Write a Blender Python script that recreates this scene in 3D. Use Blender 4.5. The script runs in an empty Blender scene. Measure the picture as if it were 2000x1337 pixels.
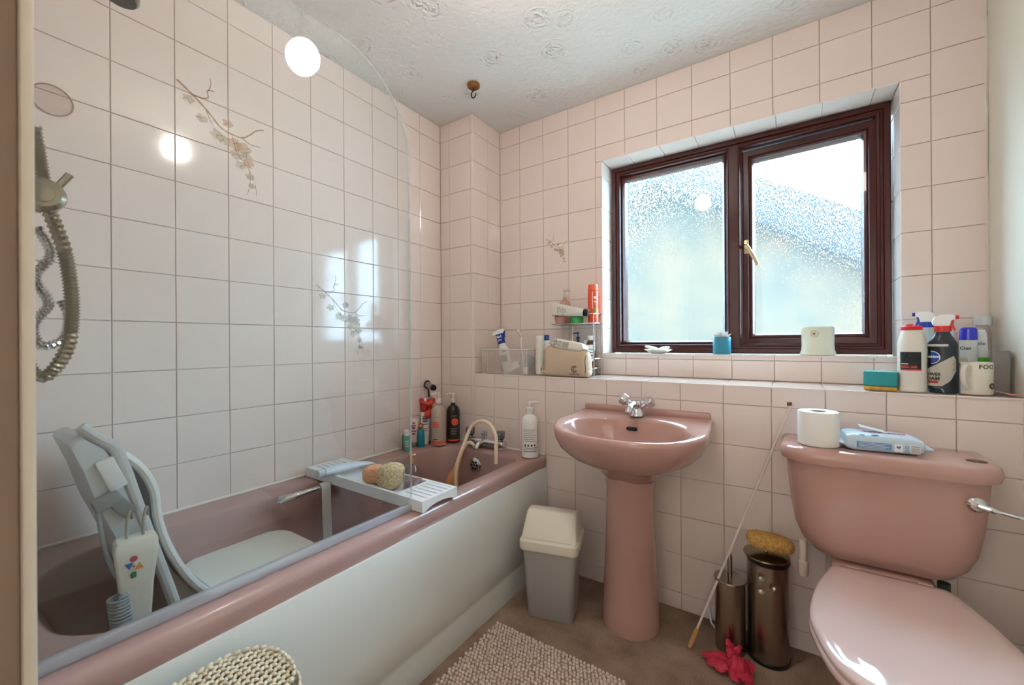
import bpy, bmesh, math, random
from mathutils import Vector, Matrix
random.seed(7)
S = bpy.context.scene
COL = S.collection

# ------------------------------------------------------------------ camera
CAM = Vector((1.615, -1.938, 1.045))
cd = bpy.data.cameras.new('camera'); cam = bpy.data.objects.new('camera', cd); COL.objects.link(cam)
yaw, pitch, roll = math.radians(33.919), math.radians(0.024), math.radians(-0.364)
F = Vector((-math.sin(yaw), math.cos(yaw), 0)); R0 = Vector((math.cos(yaw), math.sin(yaw), 0)); U0 = Vector((0, 0, 1))
F2 = F * math.cos(pitch) + U0 * math.sin(pitch); U2 = U0 * math.cos(pitch) - F * math.sin(pitch)
R3 = R0 * math.cos(roll) + U2 * math.sin(roll); U3 = U2 * math.cos(roll) - R0 * math.sin(roll)
m3 = Matrix((R3, U3, -F2)).transposed()
cam.matrix_world = Matrix.Translation(CAM) @ m3.to_4x4()
cd.sensor_width = 36; cd.lens = 36 * 800.63 / 2000; cd.clip_start = 0.02
cd.dof.use_dof = True; cd.dof.focus_distance = 1.7; cd.dof.aperture_fstop = 4.0
S.camera = cam

# ------------------------------------------------------------------ world, light, exposure
W = bpy.data.worlds.new('overcast_sky'); S.world = W; W.use_nodes = True
bg = W.node_tree.nodes['Background']
bg.inputs[0].default_value = (0.54, 0.79, 1.0, 1); bg.inputs[1].default_value = 25.0
pl = bpy.data.lights.new('window_portal', 'AREA'); pl.shape = 'RECTANGLE'; pl.size = 1.06; pl.size_y = 0.92
pl.cycles.is_portal = True
po = bpy.data.objects.new('window_portal', pl); COL.objects.link(po)
po.location = (1.40, 0.21, 1.46); po.rotation_euler = (math.radians(-90), 0, 0)
vs = S.view_settings
vs.view_transform = 'Standard'; vs.look = 'None'; vs.gamma = 1; vs.use_curve_mapping = False; vs.exposure = 0.45
LAMP_STRENGTH = 78.0; HALL_FILL_STRENGTH = 150.0

# ------------------------------------------------------------------ helpers: colour and materials
def lin(c):
    return c / 12.92 if c <= 0.04045 else ((c + 0.055) / 1.055) ** 2.4
def hx(h, a=1.0):
    h = h.lstrip('#'); return tuple(lin(int(h[i:i + 2], 16) / 255) for i in (0, 2, 4)) + (a,)
MATS = {}
def mat(name, col, rough=0.4, metal=0.0, trans=0.0, alpha=1.0, coat=0.0, spec=0.5, ior=1.45,
        bump=None, vary=None, emit=None, sss=0.0):
    """bump=(scale, strength, distance) noise relief; vary=(scale, colour2, contrast) blotchy second colour."""
    if name in MATS: return MATS[name]
    m = bpy.data.materials.new(name); m.use_nodes = True; MATS[name] = m
    nt = m.node_tree; b = nt.nodes['Principled BSDF']
    c = hx(col) if isinstance(col, str) else col
    b.inputs['Base Color'].default_value = c
    b.inputs['Roughness'].default_value = rough; b.inputs['Metallic'].default_value = metal
    b.inputs['Transmission Weight'].default_value = trans; b.inputs['Alpha'].default_value = alpha
    b.inputs['Coat Weight'].default_value = coat; b.inputs['IOR'].default_value = ior
    b.inputs['Specular IOR Level'].default_value = spec
    if sss: b.inputs['Subsurface Weight'].default_value = sss; b.inputs['Subsurface Radius'].default_value = (.01, .006, .004)
    if emit:
        b.inputs['Emission Color'].default_value = hx(emit[0]); b.inputs['Emission Strength'].default_value = emit[1]
    tc = None
    if bump or vary:
        tc = nt.nodes.new('ShaderNodeTexCoord')
    if vary:
        n = nt.nodes.new('ShaderNodeTexNoise'); n.inputs['Scale'].default_value = vary[0]; n.inputs['Detail'].default_value = 5
        nt.links.new(tc.outputs['Object'], n.inputs['Vector'])
        r = nt.nodes.new('ShaderNodeValToRGB'); w = vary[2] if len(vary) > 2 else .2
        r.color_ramp.elements[0].position = .5 - w; r.color_ramp.elements[0].color = c
        r.color_ramp.elements[1].position = .5 + w; r.color_ramp.elements[1].color = hx(vary[1])
        nt.links.new(n.outputs['Fac'], r.inputs['Fac']); nt.links.new(r.outputs['Color'], b.inputs['Base Color'])
    if bump:
        n = nt.nodes.new('ShaderNodeTexNoise'); n.inputs['Scale'].default_value = bump[0]; n.inputs['Detail'].default_value = 4
        nt.links.new(tc.outputs['Object'], n.inputs['Vector'])
        bp = nt.nodes.new('ShaderNodeBump'); bp.inputs['Strength'].default_value = bump[1]; bp.inputs['Distance'].default_value = bump[2]
        nt.links.new(n.outputs['Fac'], bp.inputs['Height']); nt.links.new(bp.outputs['Normal'], b.inputs['Normal'])
    return m

def glass_sheet(name, tint, gloss_rough=0.0, frost=0.0, bump=None, ior=1.5):
    """Thin pane: see-through + Fresnel mirror; frost mixes in a rough refracting share."""
    m = bpy.data.materials.new(name); m.use_nodes = True; MATS[name] = m
    nt = m.node_tree; nt.nodes.clear()
    out = nt.nodes.new('ShaderNodeOutputMaterial')
    t = nt.nodes.new('ShaderNodeBsdfTransparent'); t.inputs[0].default_value = tint
    g = nt.nodes.new('ShaderNodeBsdfGlossy'); g.inputs['Roughness'].default_value = gloss_rough
    fr = nt.nodes.new('ShaderNodeFresnel')
    ge = nt.nodes.new('ShaderNodeNewGeometry'); mr = nt.nodes.new('ShaderNodeMapRange')   # same mirror share on both faces of the sheet
    mr.inputs['To Min'].default_value = ior; mr.inputs['To Max'].default_value = 1 / ior
    nt.links.new(ge.outputs['Backfacing'], mr.inputs['Value']); nt.links.new(mr.outputs[0], fr.inputs['IOR'])
    mx = nt.nodes.new('ShaderNodeMixShader')
    body = t
    if frost:
        tl = nt.nodes.new('ShaderNodeBsdfRefraction'); tl.inputs['Color'].default_value = tint
        tl.inputs['Roughness'].default_value = 0.07; tl.inputs['IOR'].default_value = 1.15
        mf = nt.nodes.new('ShaderNodeMixShader'); mf.inputs[0].default_value = frost
        nt.links.new(t.outputs[0], mf.inputs[1]); nt.links.new(tl.outputs[0], mf.inputs[2]); body = mf
        if bump:
            tc = nt.nodes.new('ShaderNodeTexCoord'); n = nt.nodes.new('ShaderNodeTexNoise')
            mp = nt.nodes.new('ShaderNodeMapping'); mp.inputs['Rotation'].default_value = (0, .6, 0); mp.inputs['Scale'].default_value = (1.7, 1, .8)
            n.inputs['Scale'].default_value = bump[0]; n.inputs['Detail'].default_value = 2
            nt.links.new(tc.outputs['Object'], mp.inputs[0]); nt.links.new(mp.outputs[0], n.inputs['Vector'])
            bp = nt.nodes.new('ShaderNodeBump'); bp.inputs['Strength'].default_value = bump[1]; bp.inputs['Distance'].default_value = bump[2]
            rp = nt.nodes.new('ShaderNodeMapRange'); rp.inputs['From Min'].default_value = .56; rp.inputs['From Max'].default_value = .74   # scattered raised specks
            nt.links.new(n.outputs['Fac'], rp.inputs['Value'])
            nt.links.new(rp.outputs[0], bp.inputs['Height']); nt.links.new(bp.outputs['Normal'], tl.inputs['Normal'])
    nt.links.new(fr.outputs[0], mx.inputs[0]); nt.links.new(body.outputs[0], mx.inputs[1]); nt.links.new(g.outputs[0], mx.inputs[2])
    nt.links.new(mx.outputs[0], out.inputs[0])
    return m

# ------------------------------------------------------------------ helpers: meshes
class MB:
    def __init__(self): self.bm = bmesh.new()
    def add(self, verts, faces):
        vs = [self.bm.verts.new(v) for v in verts]
        for f in faces:
            try: self.bm.faces.new([vs[i] for i in f])
            except ValueError: pass
        return vs
    def merge(self, other, M=None):
        me = bpy.data.meshes.new('t'); other.bm.to_mesh(me)
        n = len(self.bm.verts); 
        if M is not None: me.transform(M)
        self.bm.from_mesh(me); bpy.data.meshes.remove(me); return self
    def box(self, c, s, bevel=0, seg=2, rot=None):
        b = bmesh.new(); bmesh.ops.create_cube(b, size=1)
        for v in b.verts: v.co = Vector((v.co.x * s[0], v.co.y * s[1], v.co.z * s[2]))
        if bevel: bmesh.ops.bevel(b, geom=b.edges[:], offset=bevel, segments=seg, affect='EDGES', profile=.5)
        M = Matrix.Translation(Vector(c))
        if rot is not None: M = M @ (rot.to_4x4() if not isinstance(rot, tuple) else eul(rot))
        me = bpy.data.meshes.new('t'); b.to_mesh(me); b.free(); me.transform(M); self.bm.from_mesh(me); bpy.data.meshes.remove(me)
        return self
    def loft(self, rings, cap0=True, cap1=True, close=True):
        n = len(rings[0]); V = [self.bm.verts.new(p) for r in rings for p in r]
        for k in range(len(rings) - 1):
            for i in range(n if close else n - 1):
                a, b_ = k * n + i, k * n + (i + 1) % n
                try: self.bm.faces.new((V[a], V[b_], V[b_ + n], V[a + n]))
                except ValueError: pass
        if cap0: self.bm.faces.new([V[i] for i in range(n)][::-1])
        if cap1: self.bm.faces.new([V[(len(rings) - 1) * n + i] for i in range(n)])
        return self
    def lathe(self, prof, n=24, c=(0, 0, 0), sx=1, sy=1, cap=True):
        rings = [[(c[0] + r * sx * math.cos(2 * math.pi * i / n), c[1] + r * sy * math.sin(2 * math.pi * i / n), c[2] + z) for i in range(n)] for r, z in prof]
        return self.loft(rings, cap, cap)
    def tube(self, pts, r, n=8, cap=True, twist0=None, closed=False):
        pts = [Vector(p) for p in pts]; rings = []
        up = Vector((0, 0, 1)) if twist0 is None else Vector(twist0)
        prev = None
        for i, p in enumerate(pts):
            if closed: t = (pts[(i + 1) % len(pts)] - pts[i - 1])
            else: t = (pts[min(i + 1, len(pts) - 1)] - pts[max(i - 1, 0)])
            t.normalize()
            if prev is None:
                a = up.cross(t)
                if a.length < 1e-3: a = Vector((1, 0, 0)).cross(t)
            else: a = prev - t * prev.dot(t)
            a.normalize(); prev = a; b_ = t.cross(a)
            rr = r[i] if isinstance(r, (list, tuple)) else r
            rings.append([p + (a * math.cos(2 * math.pi * k / n) + b_ * math.sin(2 * math.pi * k / n)) * rr for k in range(n)])
        if closed: rings.append(rings[0]); return self.loft(rings, False, False)
        return self.loft(rings, cap, cap)
    def prism(self, poly, d, M=None):
        """poly in local xy extruded along +z by d (centred), transformed by M"""
        n = len(poly); M = M or Matrix.Identity(4)
        a = [M @ Vector((x, y, -d / 2)) for x, y in poly]; b_ = [M @ Vector((x, y, d / 2)) for x, y in poly]
        return self.loft([a, b_])
    def ell(self, c, r, n=16, m=10):
        prof = []
        rings = []
        for j in range(m + 1):
            th = math.pi * j / m; rr = max(math.sin(th), .02); z = -math.cos(th)
            rings.append([(c[0] + r[0] * rr * math.cos(2 * math.pi * i / n), c[1] + r[1] * rr * math.sin(2 * math.pi * i / n), c[2] + r[2] * z) for i in range(n)])
        return self.loft(rings)
    def build(self, name, m, parent=None, smooth=True, world=False, angle=35, sub=0, kind=None):
        bm = self.bm
        bmesh.ops.recalc_face_normals(bm, faces=bm.faces[:])
        me = bpy.data.meshes.new(name)
        if world and parent is not None:
            off = parent.matrix_basis.translation if parent.parent is None else parent.parent.matrix_basis.translation
            bmesh.ops.translate(bm, verts=bm.verts[:], vec=-Vector(off))
        bm.to_mesh(me); bm.free()
        if smooth:
            for p in me.polygons: p.use_smooth = True
            try: me.set_sharp_from_angle(angle=math.radians(angle))
            except Exception: pass
        o = bpy.data.objects.new(name, me); COL.objects.link(o)
        if m is not None: me.materials.append(m if not isinstance(m, str) else MATS[m])
        if parent is not None: o.parent = parent
        if sub:
            md = o.modifiers.new('sub', 'SUBSURF'); md.levels = sub; md.render_levels = sub
        if kind: o['kind'] = kind
        return o
def eul(r): 
    from mathutils import Euler
    return Euler([math.radians(a) for a in r]).to_matrix().to_4x4()
def tag(o, label=None, cat=None, group=None, kind=None):
    if label: o['label'] = label
    if cat: o['category'] = cat
    if group: o['group'] = group
    if kind: o['kind'] = kind
    return o
def thing(name, label, cat, loc, rz=0.0, group=None, rot=None):
    o = bpy.data.objects.new(name, None); o.empty_display_size = .05; COL.objects.link(o)
    o.location = loc; o.rotation_euler = rot if rot else (0, 0, rz)
    return tag(o, label, cat, group)
def face_cam(x, y, extra=0.0):
    dx, dy = CAM.x - x, CAM.y - y
    return math.atan2(dx, -dy) + math.radians(extra)
def rrect(x0, x1, y0, y1, r, n=6):
    """rounded rectangle outline, counter-clockwise; r one radius or four (x1y1, x0y1, x0y0, x1y0)"""
    rs = r if isinstance(r, (list, tuple)) else (r,) * 4
    out = []
    for (cx, cy, a0), q in zip(((x1, y1, 0), (x0, y1, 90), (x0, y0, 180), (x1, y0, 270)), rs):
        sx = -1 if cx == x1 else 1; sy = -1 if cy == y1 else 1
        for k in range(n + 1):
            a = math.radians(a0 + 90 * k / n)
            out.append((cx + sx * q + q * math.cos(a), cy + sy * q + q * math.sin(a)))
    return out
def catmull(P, n=8):
    P = [Vector(p) for p in P]; out = []
    for i in range(len(P) - 1):
        p0, p1, p2, p3 = P[max(i - 1, 0)], P[i], P[i + 1], P[min(i + 2, len(P) - 1)]
        for k in range(n):
            t = k / n
            out.append(.5 * ((2 * p1) + (-p0 + p2) * t + (2 * p0 - 5 * p1 + 4 * p2 - p3) * t * t + (-p0 + 3 * p1 - 3 * p2 + p3) * t ** 3))
    out.append(P[-1]); return out
def text(s, size, m, parent, loc, wrap=None, rot=None, name='lettering', align='CENTER', sx=1.0, bold=0.0, zwrap=0.0004):
    """flat lettering in local xz (reads from -y); wrap = radius of the cylinder it is printed on"""
    cu = bpy.data.curves.new('t', 'FONT'); cu.body = s; cu.size = size; cu.align_x = align; cu.align_y = 'CENTER'; cu.offset = bold
    cu.resolution_u = 2
    tmp = bpy.data.objects.new('t', cu); COL.objects.link(tmp)
    dg = bpy.context.evaluated_depsgraph_get(); me = bpy.data.meshes.new_from_object(tmp.evaluated_get(dg))
    bpy.data.objects.remove(tmp); bpy.data.curves.remove(cu)
    for v in me.vertices:
        x, y = v.co.x * sx, v.co.y
        if wrap:
            a = (x + loc[0]) / wrap; R = wrap + zwrap
            v.co = (R * math.sin(a), -R * math.cos(a) , y)
        else: v.co = (x, 0, y)
    me.name = name; me.materials.clear(); me.materials.append(m if not isinstance(m, str) else MATS[m])
    o = bpy.data.objects.new(name, me); COL.objects.link(o); o.parent = parent
    o.location = (0, loc[1], loc[2]) if wrap else loc
    if rot: o.rotation_euler = [math.radians(a) for a in rot]
    return o
def patch(R, x0, x1, z0, z1, m, parent, name='label_print', sy=1.0, lift=.0003, n=14, poly=None):
    """a printed area wrapped on an upright (elliptic) cylinder of radius R, faces local -y; x in metres of arc"""
    mb = MB(); R2 = R + lift
    rows = []
    for z in (z0, z1):
        rows.append([(R2 * math.sin((x0 + (x1 - x0) * k / n) / R), -R2 * sy * math.cos((x0 + (x1 - x0) * k / n) / R), z) for k in range(n + 1)])
    mb.loft(rows, False, False, close=False)
    return mb.build(name, m, parent)

# ------------------------------------------------------------------ materials
TILE = mat('glazed_tile', '#e7d7cf', .10, coat=.25, spec=.5, bump=(9, .05, .004))
GROUT = mat('grout', '#d0c0b4', .8)
WHITE = mat('white_gloss', '#e9e7e2', .25)
PINK = mat('pink_ceramic', '#b38b80', .12, coat=.4)
PINKACR = mat('pink_acrylic', '#a6857f', .22, coat=.2)
CHROME = mat('chrome', '#d5d7da', .08, 1.0)
STEEL = mat('brushed_steel', '#b9b0a3', .27, 1.0, vary=(6, '#93897c', .3))
DARK = mat('dark_hole', '#150f0d', .6)
CREAMP = mat('cream_paint', '#d9d2c3', .6, bump=(30, .08, .002))
WOOD = mat('mahogany_frame', '#4a1c17', .28, coat=.15, spec=.35, vary=(4, '#34110f', .25))
BLACKP = mat('black_plastic', '#16171a', .35)
WHITEP = mat('white_plastic', '#eeeeea', .35)
GREYP = mat('grey_plastic', '#8e979c', .45)
REDP = mat('red_plastic', '#d12a26', .35)
BLUEP = mat('blue_plastic', '#1b3aa3', .3)
INK = mat('dark_print', '#2a2a2e', .6)
PALEINK = mat('grey_print', '#8f8f8c', .6)
WHITEINK = mat('white_print', '#f4f2ee', .6)
GLASSY = mat('clear_glass', '#ffffff', .02, trans=1.0, ior=1.3)

# ================================================================== the room
CEIL = 2.26; XR = 2.147; YL = -0.248; LEDGE = 0.885; YEND = -1.87
WX0, WX1, WZ0, WZ1, WY = 0.855, 1.943, 0.988, 1.942, 0.12
def struct(name, mb, m, parent=None, smooth=False):
    o = mb.build(name, m, parent, smooth=smooth); o['kind'] = 'structure'; return o
def bx(x0, x1, y0, y1, z0, z1, mb=None, bevel=0):
    mb = mb or MB(); return mb.box(((x0 + x1) / 2, (y0 + y1) / 2, (z0 + z1) / 2), (x1 - x0, y1 - y0, z1 - z0), bevel)

# carpet
def carpet_mat():
    m = mat('brown_carpet', '#6d5647', .95, spec=.1)
    nt = m.node_tree; b = nt.nodes['Principled BSDF']; tc = nt.nodes.new('ShaderNodeTexCoord')
    n1 = nt.nodes.new('ShaderNodeTexNoise'); n1.inputs['Scale'].default_value = 260; n1.inputs['Detail'].default_value = 3
    n2 = nt.nodes.new('ShaderNodeTexNoise'); n2.inputs['Scale'].default_value = 9; n2.inputs['Detail'].default_value = 6
    for n in (n1, n2): nt.links.new(tc.outputs['Object'], n.inputs['Vector'])
    mx = nt.nodes.new('ShaderNodeMath'); mx.operation = 'ADD'; mx.use_clamp = False
    nt.links.new(n1.outputs['Fac'], mx.inputs[0]); nt.links.new(n2.outputs['Fac'], mx.inputs[1])
    dv = nt.nodes.new('ShaderNodeMath'); dv.operation = 'MULTIPLY'; dv.inputs[1].default_value = .5; nt.links.new(mx.outputs[0], dv.inputs[0])
    r = nt.nodes.new('ShaderNodeValToRGB'); r.color_ramp.elements[0].position = .36; r.color_ramp.elements[1].position = .64
    r.color_ramp.elements[0].color = hx('#7b6555'); r.color_ramp.elements[1].color = hx('#a8907e')
    nt.links.new(dv.outputs[0], r.inputs['Fac']); nt.links.new(r.outputs['Color'], b.inputs['Base Color'])
    bp = nt.nodes.new('ShaderNodeBump'); bp.inputs['Strength'].default_value = .6; bp.inputs['Distance'].default_value = .004
    nt.links.new(n1.outputs['Fac'], bp.inputs['Height']); nt.links.new(bp.outputs['Normal'], b.inputs['Normal'])
    return m
struct('floor', bx(-.12, 3.0, -4.6, .3, -.08, 0), carpet_mat())

# ceiling with swirled plaster
def artex_mat():
    m = mat('swirled_plaster', '#e8e8e6', .75, spec=.2)
    nt = m.node_tree; b = nt.nodes['Principled BSDF']; tc = nt.nodes.new('ShaderNodeTexCoord')
    def N(t, **k):
        n = nt.nodes.new(t)
        for a, v in k.items(): setattr(n, a, v)
        return n
    L = nt.links.new
    mpg = N('ShaderNodeMapping'); mpg.inputs['Scale'].default_value = (1, 1, 0); L(tc.outputs['Object'], mpg.inputs[0])
    wob = N('ShaderNodeTexNoise'); wob.inputs['Scale'].default_value = 14; wob.inputs['Detail'].default_value = 3; L(mpg.outputs[0], wob.inputs['Vector'])
    ws = N('ShaderNodeVectorMath', operation='MULTIPLY_ADD'); ws.inputs[1].default_value = (.035, .035, 0); L(wob.outputs['Color'], ws.inputs[0]); L(mpg.outputs[0], ws.inputs[2])
    vo = N('ShaderNodeTexVoronoi'); vo.inputs['Scale'].default_value = 5.2; L(ws.outputs[0], vo.inputs['Vector'])
    s = N('ShaderNodeMath', operation='MULTIPLY'); s.inputs[1].default_value = 58; L(vo.outputs['Distance'], s.inputs[0])
    sn = N('ShaderNodeMath', operation='SINE'); L(s.outputs[0], sn.inputs[0])
    fall = N('ShaderNodeMapRange'); fall.inputs['From Min'].default_value = .38; fall.inputs['From Max'].default_value = .12
    fall.inputs['To Min'].default_value = 0; fall.inputs['To Max'].default_value = 1; L(vo.outputs['Distance'], fall.inputs['Value'])
    br = N('ShaderNodeTexNoise'); br.inputs['Scale'].default_value = 45; br.inputs['Detail'].default_value = 4; L(mpg.outputs[0], br.inputs['Vector'])
    mk = N('ShaderNodeMapRange'); mk.inputs['From Min'].default_value = .45; mk.inputs['From Max'].default_value = .6; L(br.outputs['Fac'], mk.inputs['Value'])
    a1 = N('ShaderNodeMath', operation='MULTIPLY'); L(sn.outputs[0], a1.inputs[0]); L(fall.outputs[0], a1.inputs[1])
    a2 = N('ShaderNodeMath', operation='MULTIPLY'); L(a1.outputs[0], a2.inputs[0]); L(mk.outputs[0], a2.inputs[1])
    a3 = N('ShaderNodeMath', operation='ADD'); L(a2.outputs[0], a3.inputs[0]); L(br.outputs['Fac'], a3.inputs[1])
    bp = N('ShaderNodeBump'); bp.inputs['Strength'].default_value = .8; bp.inputs['Distance'].default_value = .006
    L(a3.outputs[0], bp.inputs['Height']); L(bp.outputs['Normal'], b.inputs['Normal'])
    return m
struct('ceiling', bx(-.12, 3.0, -4.6, .3, CEIL, CEIL + .08), artex_mat())

TILEMESH = {}
def tile_mesh(w, h, m):
    k = (round(w, 3), round(h, 3), m.name)
    if k in TILEMESH: return TILEMESH[k]
    g = .0009; e = .0014; t = .006; a, b = w / 2 - g, h / 2 - g
    if a < .003 or b < .003: e = .0004
    V = []
    for (p, q, z) in ((a, b, -t), (a, b, -e * .8), (a - e, b - e, 0)):
        V += [(-p, -q, z), (p, -q, z), (p, q, z), (-p, q, z)]
    Fc = [(8, 9, 10, 11)]
    for r0 in (0, 4):
        for i in range(4): Fc.append((r0 + i, r0 + (i + 1) % 4, r0 + 4 + (i + 1) % 4, r0 + 4 + i))
    me = bpy.data.meshes.new('tile'); me.from_pydata(V, [], Fc); me.materials.append(m); TILEMESH[k] = me
    return me
def tiles(parent, O, u, v, n, u0, u1, v0, v1, up, vp, holes=(), size=.15, m=None, jit=.12):
    """single glazed tiles over a rectangle of a wall; grid lines pass through up, vp"""
    u, v, n, O = Vector(u), Vector(v), Vector(n), Vector(O); m = m or TILE
    us = [u0] + [up + k * size for k in range(-40, 60) if u0 + .004 < up + k * size < u1 - .004] + [u1]
    vs_ = [v0] + [vp + k * size for k in range(-40, 60) if v0 + .004 < vp + k * size < v1 - .004] + [v1]
    B = Matrix((u, v, n)).transposed()
    def put(a0, a1, b0, b1):
        if a1 - a0 < .006 or b1 - b0 < .006: return
        o = bpy.data.objects.new('tile', tile_mesh(a1 - a0, b1 - b0, m)); COL.objects.link(o); o.parent = parent
        j = Matrix.Rotation(math.radians(random.gauss(0, jit)), 3, 'X') @ Matrix.Rotation(math.radians(random.gauss(0, jit)), 3, 'Y')
        o.matrix_local = Matrix.Translation(O + u * (a0 + a1) / 2 + v * (b0 + b1) / 2 + n * random.uniform(-.0003, .0002)) @ (B @ j).to_4x4()
    for i in range(len(us) - 1):
        for j in range(len(vs_) - 1):
            a0, a1, b0, b1 = us[i], us[i + 1], vs_[j], vs_[j + 1]; done = False
            for (h0, h1, g0, g1) in holes:
                if a1 <= h0 + 1e-4 or a0 >= h1 - 1e-4 or b1 <= g0 + 1e-4 or b0 >= g1 - 1e-4: continue
                done = True
                if b0 < g0: put(a0, a1, b0, g0)
                if b1 > g1: put(a0, a1, g1, b1)
                c0, c1 = max(b0, g0), min(b1, g1)
                if a0 < h0: put(a0, h0, c0, c1)
                if a1 > h1: put(h1, a1, c0, c1)
                break
            if not done: put(a0, a1, b0, b1)
T = .0052
wl = struct('wall_left', bx(-.12, -T, -2.0, .25, 0, CEIL), GROUT)
tiles(wl, (0, 0, 0), (0, 1, 0), (0, 0, 1), (1, 0, 0), YEND, YL, .517, CEIL, -1.6016, 1.1156)
mb = bx(0, WX0 - T, T, .28, 0, CEIL); bx(WX1 + T, 2.3, T, .28, 0, CEIL, mb); bx(WX0 - T, WX1 + T, T, .28, WZ1 + T, CEIL, mb); bx(WX0 - T, WX1 + T, T, .28, 0, WZ0 - T, mb)
wb = struct('wall_back', mb, GROUT)
tiles(wb, (0, 0, 0), (1, 0, 0), (0, 0, 1), (0, -1, 0), .235, XR, LEDGE, CEIL, .3707, 1.1156, holes=[(WX0, WX1, WZ0, WZ1)])
# reveal round the window
tiles(wb, (WX0, 0, 0), (0, 1, 0), (0, 0, 1), (1, 0, 0), 0, .2, WZ0, WZ1, -.02, 1.1156)
tiles(wb, (WX1, 0, 0), (0, -1, 0), (0, 0, 1), (-1, 0, 0), -.2, 0, WZ0, WZ1, .02, 1.1156)
tiles(wb, (0, 0, WZ1), (1, 0, 0), (0, 1, 0), (0, 0, -1), WX0, WX1, 0, .2, .98, -.02)
tiles(wb, (0, 0, WZ0), (1, 0, 0), (0, 1, 0), (0, 0, 1), WX0, WX1, -.004, .2, .98, -.02, jit=.03)
# boxed pipe column in the corner
wc = struct('wall_column', bx(0, .235 - T, YL + T, 0, 0, CEIL), GROUT)
tiles(wc, (0, YL, 0), (1, 0, 0), (0, 0, 1), (0, -1, 0), 0, .235, .517, CEIL, .0664, 1.1156)
tiles(wc, (.235, 0, 0), (0, 1, 0), (0, 0, 1), (1, 0, 0), YL, 0, LEDGE, CEIL, -.12, 1.1156)
# boxed lower wall with the ledge
wg = struct('wall_ledge', bx(.235 - T, 2.3, YL + T, 0, 0, LEDGE - T), GROUT)
tiles(wg, (0, YL, 0), (1, 0, 0), (0, 0, 1), (0, -1, 0), .235, XR, .517, LEDGE - .004, .9664, .8153)
tiles(wg, (0, YL, 0), (1, 0, 0), (0, 0, 1), (0, -1, 0), .65, XR, 0, .517, .9664, .8153)
tiles(wg, (0, 0, LEDGE), (1, 0, 0), (0, 1, 0), (0, 0, 1), .235, XR, YL - .003, 0, .9664, -.098, jit=.03)
# plain painted walls
wr = struct('wall_right', bx(2.15, 2.28, -2.5, .3, 0, CEIL), CREAMP)
bead = MB(); bead.tube([(2.1465 + random.uniform(-.0015, .0015), -.002 + random.uniform(-.001, .001), LEDGE + (CEIL - LEDGE) * k / 40) for k in range(41)], .0045, 6)
struct('trim_1', bead, mat('sealant', '#d8cfc0', .6), smooth=True)
bead = MB(); bead.tube([(2.1465 + random.uniform(-.0015, .0015), YL - .002, LEDGE * k / 24) for k in range(25)], .004, 6)
struct('trim_2', bead, MATS['sealant'], smooth=True)
we = struct('wall_end', bx(-.1, .80, -2.0, YEND - T, 0, CEIL), CREAMP)
tiles(we, (0, YEND, 0), (-1, 0, 0), (0, 0, 1), (0, 1, 0), -.72, 0, .517, CEIL, 0, 1.1156)
fw = bx(.70, 1.10, -2.5, -2.42, 0, CEIL); bx(1.95, 2.3, -2.5, -2.42, 0, CEIL, fw); bx(1.10, 1.95, -2.5, -2.42, 2.03, CEIL, fw)
struct('wall_front', fw, CREAMP)                                    # doorway behind the camera, hall beyond
hw_ = bx(.2, .3, -4.6, -2.5, 0, CEIL); bx(2.9, 3.0, -4.6, -2.5, 0, CEIL, hw_); bx(.2, 3.0, -4.6, -4.5, 0, CEIL, hw_); bx(.2, .70, -2.6, -2.5, 0, CEIL, hw_); bx(2.3, 3.0, -2.6, -2.5, 0, CEIL, hw_)
struct('wall_hall', hw_, mat('white_paint', '#e4e6e8', .7))
struct('wall_return', bx(.70, .80, -2.5, -2.0, 0, CEIL), CREAMP)
# door lining right beside the camera
jb = MB(); bx(.80, .838, -2.0, -1.8585, 0, CEIL, jb, .002)
dj = struct('door_1', jb, mat('shaded_lining', '#8d7766', .5))  # brown puts the shadow on the wall end into the base colour
mb = MB(); bx(.795, .851, -1.8585, -1.8465, 0, CEIL, mb, .003); mb.build('lining_edge', mat('cream_gloss', '#cfc4b2', .35), dj)

# ------------------------------------------------------------------ window
def sweep(x0, x1, z0, z1, prof, mb=None):
    mb = mb or MB(); rings = []
    for d, y in prof: rings.append([(x0 + d, y, z0 + d), (x1 - d, y, z0 + d), (x1 - d, y, z1 - d), (x0 + d, y, z1 - d)])
    mb.loft(rings + [rings[0]], False, False); return mb
FX0, FX1, FZ0, FZ1 = .861, 1.939, .991, 1.938
fr = sweep(FX0, FX1, FZ0, FZ1, [(0, .19), (0, .122), (.004, .118), (.020, .118), (.023, .126), (.030, .126), (.033, .120), (.040, .124), (.044, .134), (.044, .19)])
win = struct('window_1', fr, WOOD, smooth=True)
for f in win.data.polygons: f.use_smooth = False
# mullion with moulded edges
def bar(x0, x1, z0, z1, mb=None):
    mb = mb or MB(); poly = [(x0, .19), (x0, .136), (x0 + .006, .130), (x0 + .010, .120), (x0 + .016, .118), (x1 - .016, .118), (x1 - .010, .120), (x1 - .006, .130), (x1, .136), (x1, .19)]
    return mb.loft([[(x, y, z0) for x, y in poly], [(x, y, z1) for x, y in poly]])
bar(1.386, 1.452, FZ0 + .03, FZ1 - .03).build('mullion', WOOD, win, smooth=False)
PANE = glass_sheet('obscured_glass', (.93, .97, .97, 1), .02, .66, bump=(140, 1.0, .0050))
# fixed light on the left
sweep(FX0 + .042, 1.390, FZ0 + .042, FZ1 - .042, [(0, .19), (0, .140), (.010, .136), (.018, .150), (.018, .19)]).build('glazing_bead', WOOD, win, smooth=False)
mb = MB(); bx(FX0 + .055, 1.378, .156, .160, FZ0 + .055, FZ1 - .055, mb); mb.build('pane', PANE, win, smooth=False)
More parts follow.
